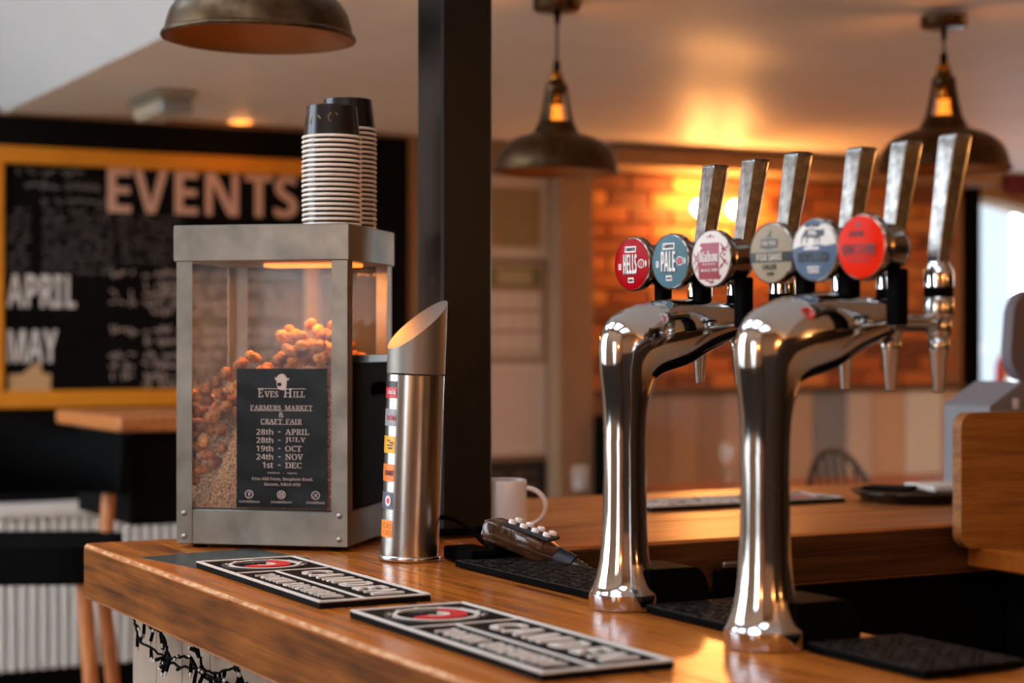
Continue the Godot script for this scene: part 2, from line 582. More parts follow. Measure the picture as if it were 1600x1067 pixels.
func room() -> void:
	var N0 := -2.6
	var N1 := 7.4
	var U1 := 3.2
	var EDGE := 1.61
	var TOP := 4.5
	bar_box("floor", N0 - 0.2, N1 + 0.2, -0.12, 0.0, BACK - 0.2, U1 + 0.2, M.floor, "pale worn floorboards of the pub")
	bar_box("ground", -14, N0 - 0.2, -0.2, -0.13, -16, 14, mat(120, 118, 112, 0.9), "pale paving outside the windows")
	bar_box("ground", N0 - 0.2, 18, -0.2, -0.13, -16, 14, mat(150, 150, 148, 0.9), "pale paving around the pub")
	# left wall (customer side): two tall windows far along, two smaller ones nearer
	var k := 1
	var lefts := [[-6.9, -5.3, 0.7, 3.7], [-5.0, -3.4, 0.7, 3.7], [-0.6, 0.3, 0.9, 2.5]]
	structure("wall_left", pierced(lefts, BACK, U1, TOP), M.plaster, P(N0 - 0.1, 0, 0))
	for w in lefts:
		window_in("window_%d" % k, P(N0 - 0.1, (w[2] + w[3]) / 2, (w[0] + w[1]) / 2), BAR + PI / 2, w[1] - w[0], w[3] - w[2], 2, 4, M.white_wall)
		k += 1
	bar_box("wall_right", N1, N1 + 0.2, 0, CEIL + 0.1, BACK, U1, M.darkwall, "dark brown wall on the staff side")
	bar_box("wall_front", N0 - 0.2, N1 + 0.2, 0, TOP, U1, U1 + 0.2, M.plaster)
	bar_box("panelling", 1.0, N1, 0, CEIL - 0.02, U1 - 0.02, U1, M.darkwall, "unseen dark panelling added behind the camera to darken chrome reflections")  # this panelling and the wainscots are added, unseen, to darken chrome reflections
	bar_box("panelling", N0, 1.0, 0, 1.15, U1 - 0.02, U1, M.darkwall, "unseen dark wainscot added behind the camera for chrome contrast")
	bar_box("panelling", N0, N0 + 0.02, 0, 0.88, BACK, U1 - 0.02, M.darkwall, "unseen dark wainscot added under the customer side windows")
	# vaulted white ceiling over the customers; unseen rooflights added above for overhead light
	var slope := begin()
	slab_of(slope, PackedVector2Array([Vector2(EDGE, CEIL), Vector2(0.2, 3.7), Vector2(0.14, 3.86), Vector2(EDGE, CEIL + 0.17)]), U1 - BACK + 0.4, Transform3D(Basis.IDENTITY, Vector3(0, 0, BACK - 0.2)))
	structure("ceiling_vault", slope, M.white_wall, Vector3.ZERO, BAR, "white sloping ceiling over the customer side")
	var along := Vector3(N0 - 0.3 - 0.2, TOP + 0.05 - 3.7, 0).normalized()
	var B := Basis(Vector3.UP, BAR) * Basis(along.cross(Vector3(0, 0, 1)), along, Vector3(0, 0, 1))
	var lights := []
	for i in 4: lights.append([-6.6 + 2.3 * i, -5.1 + 2.3 * i, 0.5, 2.5])
	var upper := structure("ceiling_upper", pierced(lights, BACK - 0.2, U1 + 0.2, 3.3), M.white_wall, Vector3.ZERO, 0.0, "upper white ceiling with added rooflights")
	upper.transform = Transform3D(B, P(0.24, 3.8, 0))
	for w in lights:
		var o := structure("window_%d" % k, begin_frame(w[1] - w[0], w[3] - w[2], 1, 1), M.white_wall, Vector3.ZERO, 0.0, "unseen white framed rooflight added in the sloping ceiling")
		o.transform = upper.transform * Transform3D(Basis(Vector3.UP, PI / 2), Vector3(0, (w[2] + w[3]) / 2, (w[0] + w[1]) / 2))
		part("pane", box(Vector3(w[1] - w[0] - 0.04, w[3] - w[2] - 0.04, 0.004), 0.0005), M.glass, o)
		k += 1
	# low flat ceiling over the bar, gently uneven
	var cl := begin()
	cl.set_smooth_group(0)
	var nn := 36
	var nu := 48
	var hs := FastNoiseLite.new()
	hs.seed = 4
	hs.frequency = 0.5
	for i in nn:
		for j in nu:
			var q := []
			for d in [[0, 0], [1, 0], [1, 1], [0, 1]]:
				var x := lerpf(EDGE, N1, float(i + d[0]) / nn)
				var z := lerpf(BACK, U1, float(j + d[1]) / nu)
				q.append(Vector3(x, CEIL + 0.012 * hs.get_noise_2d(x * 0.6, z * 2.4) * smoothstep(EDGE, EDGE + 0.6, x) + 0.012 * sin(z * 5.2 + x * 0.5) * smoothstep(EDGE + 0.1, EDGE + 0.9, x), z))
			var low := Vector3(q[0].x, 50, q[0].z)
			quad(cl, q[0], q[1], q[2], q[3], low)
	var lid := structure("ceiling", cl, M.ceiling, Vector3.ZERO, BAR, "low uneven cream ceiling over the bar")
	part("deck", box(Vector3(N1 - EDGE, 0.1, U1 - BACK), 0.002), M.plaster, lid, Vector3((N1 + EDGE) / 2, CEIL + 0.09, (U1 + BACK) / 2))
	# back wall: left black area, cream pier, brick, window
	var bw := begin()
	cbox(bw, Vector3((N0 + 3.3) / 2, TOP / 2, -0.1), Vector3(3.3 - N0, TOP, 0.2), 0.002)
	cbox(bw, Vector3((3.3 + 6.46) / 2, CEIL / 2, -0.1), Vector3(6.46 - 3.3, CEIL + 0.1, 0.2), 0.002)
	cbox(bw, Vector3((6.46 + N1) / 2, 0.45, -0.1), Vector3(N1 - 6.46, 0.9, 0.2), 0.002)
	# the arch over the window
	var arch := PackedVector2Array([Vector2(6.46, CEIL + 0.1), Vector2(6.46, 2.10)])
	for i in 13:
		var t := i / 12.0
		arch.append(Vector2(6.46 + (N1 - 6.46) * t, 2.10 - 0.16 * t * t - 0.06 * t))
	arch.append(Vector2(N1, CEIL + 0.1))
	slab_of(bw, arch, 0.2, Transform3D(Basis.IDENTITY, Vector3(0, 0, -0.2)))
	structure("wall_back", bw, M.plaster, P(0, 0, BACK), BAR, "cream plaster wall at the far end of the pub")
	structure("window_12", box(Vector3(N1 - 6.47, 1.2, 0.006), 0.001), M.glass, P((6.46 + N1) / 2, 1.5, BACK - 0.1), BAR, "arched window full of daylight beside the brick wall")
	bar_box("wall_panel", 0.5, 3.297, 0.0, CEIL - 0.01, BACK, BACK + 0.015, M.blackwall, "matt black wall area behind the events board")
	bar_box("pier", 3.975, 4.146, 0.0, CEIL - 0.005, BACK, BACK + 0.12, M.plaster, "narrow cream pier beside the notices")
	bar_box("trim_1", 6.356, 6.455, 0.0, CEIL - 0.026, BACK, BACK + 0.04, M.black, "black post between brick wall and bright window")
	bar_box("beam", 4.15, 6.346, 2.135, CEIL - 0.026, BACK, BACK + 0.3, M.plaster, "shallow tan soffit above the brickwork")
	brick_wall()
	painted_boards()

func brick_wall() -> void:
	var w := structure("wall_brick", box(Vector3(2.2, 0.98, 0.02), 0.001), mat(150, 112, 84, 0.9), P(5.25, 1.64, BACK + 0.01), BAR, "orange red brick wall above the painted boards")
	var cols := [mat(172, 100, 54, 0.85), mat(188, 116, 62, 0.85), mat(146, 80, 46, 0.85), mat(198, 132, 76, 0.85), mat(120, 70, 46, 0.85)]
	var meshes := []
	for s in [0.212, 0.1]:
		meshes.append(done(box(Vector3(s, 0.063, 0.03), 0.004)))
	for r in 13:
		var x := -1.09
		var y := -0.49 + 0.0375 + r * 0.075
		if r % 2 == 1:
			part("brick", meshes[1], cols[rng.randi() % 5], w, Vector3(x + 0.05, y, 0.014 + rng.randf() * 0.006))
			x += 0.112
		while x + 0.2 < 1.1:
			var full := x + 0.212 < 1.1
			part("brick", meshes[0] if full else meshes[1], cols[rng.randi() % 5], w, Vector3(x + (0.106 if full else 0.05), y, 0.014 + rng.randf() * 0.006))
			x += 0.224 if full else 0.112

func painted_boards() -> void:
	var w := structure("panelling", box(Vector3(2.2, 1.14, 0.01), 0.001), M.black_matt, P(5.25, 0.57, BACK + 0.006), BAR, "wall of upright boards painted in mixed greys and creams")
	var tones := [[150, 122, 108], [136, 116, 106], [168, 148, 136], [180, 160, 148], [166, 146, 134], [190, 174, 164], [176, 156, 142], [126, 132, 140], [178, 168, 158], [186, 160, 138], [196, 172, 150], [196, 204, 208], [178, 160, 146], [150, 130, 116]]
	var edge := [4.16, 4.3, 4.44, 4.6, 4.76, 4.9, 5.06, 5.24, 5.415, 5.619, 5.77, 5.987, 6.207, 6.3, 6.345]
	for i in 14:
		var t: Array = tones[i]
		var a: float = edge[i]
		var b: float = edge[i + 1]
		if i >= 7:
			t = [[190, 172, 158], [134, 148, 166], [206, 204, 202], [206, 186, 168], [222, 236, 244], [204, 190, 178], [196, 182, 172]][i - 7]
		part("plank", box(Vector3(b - a - 0.004, 1.13, 0.02), 0.002), mat(t[0], t[1], t[2], 0.7), w, Vector3((a + b) / 2 - 5.25, 0, 0.012 + 0.003 * (i % 2)))
	part("cap_rail", box(Vector3(2.2, 0.03, 0.05), 0.004), mat(70, 60, 54, 0.6), w, Vector3(0, 0.575, 0.02))

# ---------------------------------------------------------------- the bar counters
func counters() -> void:
	var c := thing("bar_counter", "thick pine bar counter in front with worn rounded edge", "bar counter", P(0, 0, 0), BAR)
	var th := 0.087
	var runs := [[0.783, 0.985, M.pine_edge], [0.9865, 1.166, M.pine], [1.1675, 1.305, M.pine]]
	for i in 3:
		var r: Array = runs[i]
		part("plank", box(Vector3(r[1] - r[0], th - 0.001 * i, 2.25), 0.005 if i == 0 else 0.0012), M.pine, c, Vector3((r[0] + r[1]) / 2, CT - th / 2 - 0.0005 * i, -2.9 + 1.125))
	part("edge_band", box(Vector3(0.01, th - 0.009, 2.242), 0.003), M.pine_edge, c, Vector3(0.787, CT - th / 2 - 0.001, -2.9 + 1.125))  # thin facing that carries the darker front tone, shade included
	part("worn_edge", box(Vector3(0.0062, 0.0022, 2.236), 0.0006), M.worn, c, Vector3(0.7852, CT - 0.0037, -2.9 + 1.125)).rotation.z = PI / 4
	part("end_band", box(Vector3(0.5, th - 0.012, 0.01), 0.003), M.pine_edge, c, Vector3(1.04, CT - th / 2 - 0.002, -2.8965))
	for i in 17:
		var u := -2.86 + 0.125 * i
		part("front_board", box(Vector3(0.018, CT - th - 0.03, 0.123), 0.002), M.cream_board, c, Vector3(0.86, (CT - th + 0.03) / 2 - 0.015, u + 0.0615))
	part("end_board", box(Vector3(0.42, CT - th - 0.03, 0.018), 0.002), M.cream_board, c, Vector3(1.07, (CT - th - 0.03) / 2, -2.855))
	part("back_board", box(Vector3(0.018, CT - th - 0.03, 2.1), 0.002), M.black_matt, c, Vector3(1.28, (CT - th - 0.03) / 2, -1.8))
	var b := thing("bar_counter", "pine bar counter across the back with shade painted into its front edge", "bar counter", P(0, 0, 0), BAR)
	var edge := [-3.3, -3.03, -2.76, -2.485]
	for i in 3:
		part("plank", box(Vector3(2.3, th, edge[i + 1] - edge[i] - 0.0015), 0.004), M.pine_dark, b, Vector3(1.307 + 1.15, CT - th / 2, (edge[i] + edge[i + 1]) / 2))
	part("edge_band", box(Vector3(2.3, th - 0.008, 0.008), 0.003), M.edge_shaded, b, Vector3(1.307 + 1.15, CT - th / 2 - 0.001, -2.487))  # facing darkened to stand for the shade on this front
	part("support_panel", box(Vector3(2.2, CT - th - 0.02, 0.02), 0.002), M.black_matt, b, Vector3(2.46, (CT - th) / 2, -2.62))
	part("rear_panel", box(Vector3(2.2, CT - th - 0.02, 0.02), 0.002), M.black_matt, b, Vector3(2.46, (CT - th) / 2, -3.24))
	var s := thing("counter_shelf", "thin wooden shelf running forward under the upright board", "shelf", P(0, 0, 0), BAR)
	part("plank", box(Vector3(0.7, 0.036, 1.0), 0.003), M.pine, s, Vector3(2.59, CT - 0.058, -1.982))
	part("side_panel", box(Vector3(0.02, CT - 0.08, 0.98), 0.002), M.black_matt, s, Vector3(2.33, (CT - 0.08) / 2, -1.98))
	part("side_panel", box(Vector3(0.02, CT - 0.08, 0.98), 0.002), M.black_matt, s, Vector3(2.88, (CT - 0.08) / 2, -1.98))
	# black post rising from the counter
	var post := structure("post", box(Vector3(0.093, CEIL - CT - 0.012, 0.093), 0.004), M.post, Vector3(-0.0945, (CEIL + CT) / 2, -3.04), BAR, "square black post rising from the counter to the ceiling")
	part("base_flange", box(Vector3(0.105, 0.012, 0.105), 0.002), M.black, post, Vector3(0, -(CEIL - CT) / 2 + 0.012, 0))

# ---------------------------------------------------------------- rubber runners and drip mats
func runner(label: String, n: float, u: float, turn: float) -> Node3D:
	# local x across (0.148), local z along (0.458); the emblem lies at -z
	var L := 0.458
	var W := 0.148
	var t := thing("bar_runner", label, "bar mat", P(n, CT, u), BAR + turn, "rubber bar runners")
	part("base", box(Vector3(W, 0.008, L), 0.0015), M.rubber, t, Vector3(0, 0.004, 0))
	var b := begin()
	var y := 0.0088
	for s in [-1, 1]:
		cbox(b, Vector3(s * (W / 2 - 0.003), y, 0), Vector3(0.006, 0.0022, L - 0.001), 0.0006)
		cbox(b, Vector3(0, y, s * (L / 2 - 0.003)), Vector3(W - 0.012, 0.0022, 0.006), 0.0006)
	cbox(b, Vector3(0, y, -L / 2 + 0.15), Vector3(W - 0.012, 0.0018, 0.004), 0.0006)
	cbox(b, Vector3(-0.012, y, 0.075), Vector3(0.0045, 0.0018, L - 0.158), 0.0006)
	part("border", b, M.mat_white, t)
	# lettering lies flat: reads along +z with its top towards +x
	var flat := Basis(Vector3(0, 0, 1), Vector3(1, 0, 0), Vector3(0, 1, 0))
	words("lettering", "CAMDEN", 0.25, 0.042, M.mat_white, t, Transform3D(flat, Vector3(0.03, 0.0078, 0.076)), "wide", 0.0026)
	words("lettering", "TOWN BREWERY", 0.245, 0.026, M.mat_white, t, Transform3D(flat, Vector3(-0.042, 0.0078, 0.076)), "wide", 0.0024)
	var em := part("emblem", emblem_ring(0.056, 0.0595, 0.0), M.mat_grey, t, Vector3(0, 0.008, -L / 2 + 0.077))
	part("ring", emblem_ring(0.045, 0.05, 0.0), M.mat_white, em)
	var hs := begin()
	ring_of(hs, 0.018, 0.036, 0.0026, Transform3D(flat, Vector3.ZERO), deg_to_rad(-70), deg_to_rad(150), 24)
	part("horseshoe", hs, M.mat_red, em)
	var hd := begin()
	ring_of(hd, 0.018, 0.036, 0.0022, Transform3D(flat, Vector3.ZERO), deg_to_rad(150), deg_to_rad(215), 8)
	part("horseshoe_end", hd, M.mat_grey, em)
	var hw := begin()
	ring_of(hw, 0.0095, 0.016, 0.0022, Transform3D(flat, Vector3.ZERO), deg_to_rad(-70), deg_to_rad(150), 20)
	part("horseshoe_inset", hw, M.mat_white, em)
	var dots := begin()
	for i in 12:
		var a := TAU * i / 12
		cbox(dots, Vector3(0.0535 * cos(a), 0.001, 0.0535 * sin(a)), Vector3(0.005, 0.002, 0.005), 0.0008, Basis(Vector3.UP, -a))
	part("dots", dots, M.mat_white, em)
	return t

func emblem_ring(r0: float, r1: float, y: float) -> SurfaceTool:
	var st := begin()
	ring_of(st, r0, r1, 0.0022, Transform3D(Basis(Vector3(0, 0, 1), Vector3(1, 0, 0), Vector3(0, 1, 0)), Vector3(0, y, 0)), 0, TAU, 36)
	return st

func drip_mat(label: String, n0: float, n1: float, u0: float, u1: float) -> void:
	var t := thing("drip_mat", label, "drip mat", P((n0 + n1) / 2, CT, (u0 + u1) / 2), BAR, "black drip mats along the bar")
	var W := n1 - n0
	var L := u1 - u0
	part("base", box(Vector3(W, 0.008, L), 0.001), M.black, t, Vector3(0, 0.004, 0))
	var st := begin()
	var flat := Basis(Vector3(0, 0, 1), Vector3(1, 0, 0), Vector3(0, 1, 0))
	var y := 0.0086
	var rows := 2
	var cols := maxi(1, roundi(L / (W / 2)))
	for i in rows + 1: cbox(st, Vector3(-W / 2 + 0.002 + (W - 0.004) * i / rows, y, 0), Vector3(0.002, 0.0014, L), 0.0003)
	for j in cols + 1: cbox(st, Vector3(0, y, -L / 2 + 0.002 + (L - 0.004) * j / cols), Vector3(W, 0.0014, 0.002), 0.0003)
	for i in rows:
		for j in cols:
			var c := Vector3(-W / 2 + W * (i + 0.5) / rows, y - 0.0006, -L / 2 + L * (j + 0.5) / cols)
			var h := W / rows * 0.5
			for a in [PI / 4, -PI / 4]:
				cbox(st, c + Vector3(0, 0.0006, 0), Vector3(h * 2.5, 0.0012, 0.0012), 0.0003, Basis(Vector3.UP, a))
			ring_of(st, h * 0.55, h * 0.62, 0.0013, Transform3D(flat, c), 0, TAU, 16)
			for d in [Vector3(h, 0, 0), Vector3(-h, 0, 0), Vector3(0, 0, h), Vector3(0, 0, -h)]:
				ring_of(st, h * 0.28, h * 0.34, 0.0013, Transform3D(flat, c + d * 0.7), 0, TAU, 10)
	part("raised_pattern", st, M.tile_line, t)

# ---------------------------------------------------------------- beer towers
func tower(label: String, n: float, u: float, pitch: float, tall: float, badges: Array) -> Node3D:
	# local x points to the staff side (n), local z along the bar towards the camera (u)
	var t := thing("beer_tower", label, "beer tap tower", P(n, CT, u), BAR, "chrome beer towers")
	part("base", lathed(v2([0.0, 0.0, 0.0425, 0.0, 0.0425, 0.0, 0.0434, 0.001, 0.0434, 0.0185, 0.0434, 0.0185, 0.0422, 0.0205, 0.0405, 0.0225, 0.037, 0.031, 0.0335, 0.043, 0.0305, 0.058, 0.0285, 0.075, 0.0273, 0.095, 0.0265, 0.12, 0.0261, 0.15, 0.0259, 0.18, 0.0259, 0.201]), 56), M.chrome, t)
	var st := begin()
	var sec := [[0.0, 0.2, 90.0, 0.0259, 0.0259], [0.0003, 0.222, 89.0, 0.0264, 0.0263], [0.001, 0.245, 86.0, 0.0285, 0.0275], [0.002, 0.266, 80.0, 0.033, 0.029], [0.004, 0.286, 70.0, 0.0395, 0.031], [0.0095, 0.303, 60.0, 0.047, 0.0335], [0.022, 0.316, 51.0, 0.0515, 0.036], [0.044, 0.3252, 42.0, 0.0505, 0.0375], [0.07, 0.3318, 31.0, 0.0452, 0.037], [0.096, 0.3367, 20.0, 0.0375, 0.0345], [0.122, 0.3402, 11.0, 0.0305, 0.03], [0.148, 0.3435, 3.0, 0.0245, 0.025]]
	# resample the sections smoothly
	var rings := []
	var steps := 5
	for i in sec.size() - 1:
		for k in steps + (1 if i == sec.size() - 2 else 0):
			var f := float(k) / steps
			var s := []
			for q in 5:
				s.append(cubic_interpolate(sec[i][q], sec[i + 1][q], sec[maxi(i - 1, 0)][q], sec[mini(i + 2, sec.size() - 1)][q], f))
			var a := deg_to_rad(s[2])
			var nrm := Vector3(-sin(a), cos(a), 0)
			var ring := PackedVector3Array()
			for j in 48:
				var ph := TAU * j / 48
				ring.append(Vector3(s[0], s[1], 0) + nrm * s[3] * cos(ph) + Vector3(0, 0, 1) * s[4] * sin(ph))
			rings.append(ring)
	loft(st, rings)
	part("neck", st, M.chrome, t)
	part("seam_screw", lathed(v2([0.0, 0.004, 0.004, 0.003, 0.006, 0.0, 0.007, -0.004]), 16, Transform3D(Basis(Vector3(0, 0, 1), PI * 0.5 * -1.0) * Basis.IDENTITY, Vector3(0.0395, 0.012, 0.018))), M.black_gloss, t)
	# black cover behind the base
	var cv := begin()
	var prof := PackedVector2Array([Vector2(0.0, 0.0), Vector2(0.084, 0.0), Vector2(0.084, 0.018)])
	for i in 7:
		var a := PI / 2 * i / 6
		prof.append(Vector2(0.06 + 0.024 * cos(a), 0.018 + 0.03 * sin(a)))
	prof.append(Vector2(0.0, 0.048))
	slab_of(cv, prof, 0.076, Transform3D(Basis.IDENTITY, Vector3(0.012, 0.0005, -0.038)))
	part("rear_cover", cv, M.black, t)
	# cross bar and end collar
	part("end_collar", lathed(v2([0.0, 0.0, 0.021, 0.0, 0.021, 0.0, 0.022, 0.002, 0.022, 0.012, 0.022, 0.012, 0.0, 0.013]), 32, Transform3D(Basis(Vector3(0, 0, 1), -PI / 2), Vector3(0.1475, 0.3445, 0))), M.black_gloss, t)
	var X := 0.168
	part("cross_bar", tubed([Vector3(X - 0.006, 0.338, -pitch - 0.012), Vector3(X - 0.006, 0.338, pitch + 0.012)], 0.0075, 20), M.chrome_soft, t)
	for i in 3:
		var z: float = [-pitch, 0.0, pitch][i]
		tap(t, Vector3(X, 0.0, z), tall)
		badge(t, Vector3(0.068, 0.418, z - 0.004), badges[i])
		# dark stem that carries the badge
		var sm := begin()
		cbox(sm, Vector3(0.112, 0.3665, z), Vector3(0.016, 0.06, 0.02), 0.002)
		part("badge_stem", sm, M.black, t)
	return t

func tap(t: Node3D, at: Vector3, tall: float) -> void:
	var b := part("tap", lathed(v2([0.0, 0.324, 0.0115, 0.324, 0.0115, 0.324, 0.0135, 0.327, 0.0135, 0.34, 0.0125, 0.343, 0.0125, 0.343, 0.0155, 0.346, 0.0162, 0.35, 0.0162, 0.362, 0.0145, 0.367, 0.0145, 0.367, 0.0, 0.367]), 28), M.chrome_soft, t, at)
	part("nozzle", lathed(v2([0.0, 0.266, 0.0052, 0.266, 0.0052, 0.266, 0.0058, 0.2675, 0.0098, 0.309, 0.0108, 0.311, 0.0112, 0.3245, 0.0, 0.3245]), 24), M.chrome_soft, b)
	part("black_ring", lathed(v2([0.0, 0.3665, 0.0145, 0.3665, 0.0155, 0.368, 0.0155, 0.3765, 0.0145, 0.378, 0.0, 0.378]), 28), M.black, b)
	part("collar", lathed(v2([0.0, 0.3775, 0.0158, 0.3775, 0.0158, 0.3775, 0.016, 0.39, 0.0155, 0.394, 0.0105, 0.404, 0.0105, 0.404, 0.0, 0.404]), 28), M.chrome, b)
	# paddle handle, wider at the top, leaning to the staff side
	var st := begin()
	var rings := []
	for k in [[0.402, 0.0092, 0.0092], [0.425, 0.0104, 0.0098], [0.47, 0.0124, 0.0112], [0.52, 0.0146, 0.013], [0.5365, 0.0152, 0.0136], [0.5395, 0.0146, 0.013], [0.5405, 0.013, 0.0112]]:
		var ring := PackedVector3Array()
		k[0] += tall * (k[0] - 0.402) / 0.138
		var lean: float = (k[0] - 0.402) * 0.19
		# flat on the camera and customer sides, rounded on the staff side
		for p in [Vector2(-1, -0.86), Vector2(-0.9, -1), Vector2(0.25, -1), Vector2(0.66, -0.86), Vector2(0.92, -0.5), Vector2(1, 0), Vector2(0.92, 0.5), Vector2(0.66, 0.86), Vector2(0.25, 1), Vector2(-0.9, 1), Vector2(-1, 0.86)]:
			ring.append(Vector3(p.x * k[1] + lean, k[0], p.y * k[2]))
		rings.append(ring)
	var m: int = rings[0].size()
	for i in rings.size() - 1:
		for j in m:
			st.set_smooth_group(1 if j >= 2 and j <= 7 else 10 + j)
			var e := (j + 1) % m
			st.add_vertex(rings[i][j]); st.add_vertex(rings[i][e]); st.add_vertex(rings[i + 1][e])
			st.add_vertex(rings[i][j]); st.add_vertex(rings[i + 1][e]); st.add_vertex(rings[i + 1][j])
	st.set_smooth_group(40)
	for j in range(1, m - 1):
		st.add_vertex(rings[-1][0]); st.add_vertex(rings[-1][j]); st.add_vertex(rings[-1][j + 1])
	part("handle", st, M.handle_steel, b)
	part("shank", tubed([Vector3(-0.006, 0.341, 0), Vector3(-0.062, 0.341, 0)], 0.0072, 16), M.chrome_soft, b)

func badge(t: Node3D, at: Vector3, d: Dictionary) -> void:
	# badge axis along -x, turned a little towards the camera; face drawn in x, y looking along +z
	var T := Transform3D(Basis(Vector3.UP, -PI / 2 + deg_to_rad(9.0)), at)
	var r := 0.0345
	var house := lathed(v2([0.0, -0.054, 0.017, -0.054, 0.024, -0.048, 0.026, -0.04, 0.026, -0.018, 0.0285, -0.014, 0.0325, -0.012, 0.0325, -0.012, 0.0345, -0.0105, 0.0345, -0.002, 0.0345, -0.002, 0.0338, 0.0, 0.0325, 0.0006]), 48, Transform3D(Basis(Vector3.RIGHT, PI / 2), Vector3.ZERO))
	var b := part("badge", house, M.badge_metal, t)
	b.transform = T
	# face: gently domed disc under a clear lens
	var prof := []
	for i in 13:
		var q := 0.0326 * (1.0 - i / 12.0)
		prof.append(Vector2(q, dome(q, 0.0) - 0.0004))
	var face := lathed(prof, 48, Transform3D(Basis(Vector3.RIGHT, PI / 2), Vector3.ZERO))
	part("face", face, d.face, b)
	d.draw.call(b)

func dome(x: float, y: float) -> float:
	return 0.0034 - 2.6 * (x * x + y * y)

func print_at(x: float, y: float) -> Transform3D:
	# lies on the domed face
	var bx := Basis(Vector3(0, 1, 0), 5.2 * x) * Basis(Vector3(1, 0, 0), -5.2 * y)
	return Transform3D(bx, Vector3(x, y, dome(x, y) - 0.0003))

func patch(called: String, b: Node3D, poly: PackedVector2Array, m: Material, at: Vector2, lift := 0.0) -> void:
	# a flat print that follows the dome: subdivide by clipping into strips
	var st := begin()
	st.set_smooth_group(-1)
	var lo := poly[0]
	var hi := poly[0]
	for p in poly:
		lo = lo.min(p); hi = hi.max(p)
	var k := maxi(1, ceili((hi.x - lo.x) / 0.006))
	var l := maxi(1, ceili((hi.y - lo.y) / 0.006))
	for i in k:
		for j in l:
			var x0 := lerpf(lo.x, hi.x, float(i) / k)
			var x1 := lerpf(lo.x, hi.x, float(i + 1) / k)
			var y0 := lerpf(lo.y, hi.y, float(j) / l)
			var y1 := lerpf(lo.y, hi.y, float(j + 1) / l)
			for piece in Geometry2D.intersect_polygons(poly, PackedVector2Array([Vector2(x0, y0), Vector2(x1, y0), Vector2(x1, y1), Vector2(x0, y1)])):
				var idx := Geometry2D.triangulate_polygon(piece)
				for q in range(0, idx.size(), 3):
					var v := []
					for e in 3:
						var p: Vector2 = piece[idx[q + e]] + at
						v.append(Vector3(p.x, p.y, dome(p.x, p.y) + lift))
					tri(st, v[0], v[1], v[2], (v[0] + v[1] + v[2]) / 3.0 - Vector3(0, 0, 0.01))
	part(called, st, m, b)

func rect(w: float, h: float) -> PackedVector2Array:
	return PackedVector2Array([Vector2(-w / 2, -h / 2), Vector2(w / 2, -h / 2), Vector2(w / 2, h / 2), Vector2(-w / 2, h / 2)])

func say(b: Node3D, text: String, x: float, y: float, w: float, h: float, m: Material, face := "sans_bold", shear := 0.0) -> void:
	words("lettering", text, w, h, m, b, print_at(x, y), face, 0.0008, shear)

func camden(b: Node3D, big: String, small: String) -> void:
	patch("name_plate", b, rounded_rect(0.0215, 0.0078, 0.001), M.print_white, Vector2(-0.001, 0.0185))
	say(b, "CAMDEN", -0.001, 0.0186, 0.0175, 0.0044, M.print_black)
	words("lettering_shadow", big, 0.0255, 0.0245, M.print_black, b, print_at(-0.0008, -0.0012), "sans_bold", 0.0005)
	say(b, big, 0.0, 0.0, 0.0255, 0.0245, M.print_white)
	patch("small_plate", b, rounded_rect(0.011, 0.0066, 0.0008), M.print_white, Vector2(0.0, -0.0205))
	say(b, small, 0.0, -0.0205, 0.0078, 0.0028, M.print_black)
	patch("corner_mark", b, rect(0.0055, 0.0076), M.print_white, Vector2(-0.0215, -0.003))
	patch("mark_print", b, rect(0.003, 0.001), M.print_black, Vector2(-0.0215, -0.001), 0.0002)
	patch("mark_print", b, rect(0.003, 0.001), M.print_black, Vector2(-0.0215, -0.004), 0.0002)
	patch("roundel", b, disc_poly(0.0056, 20), M.print_white, Vector2(0.0195, 0.0))
	patch("roundel_ring", b, disc_poly(0.0044, 20), M.print_black, Vector2(0.0195, 0.0), 0.0002)
	patch("roundel_centre", b, disc_poly(0.0034, 20), M.print_red, Vector2(0.0195, 0.0), 0.0004)
	patch("half_moon", b, PackedVector2Array([Vector2(0, -0.0045), Vector2(0.002, -0.003), Vector2(0.0028, 0), Vector2(0.002, 0.003), Vector2(0, 0.0045)]), M.print_white, Vector2(0.0262, 0.0))

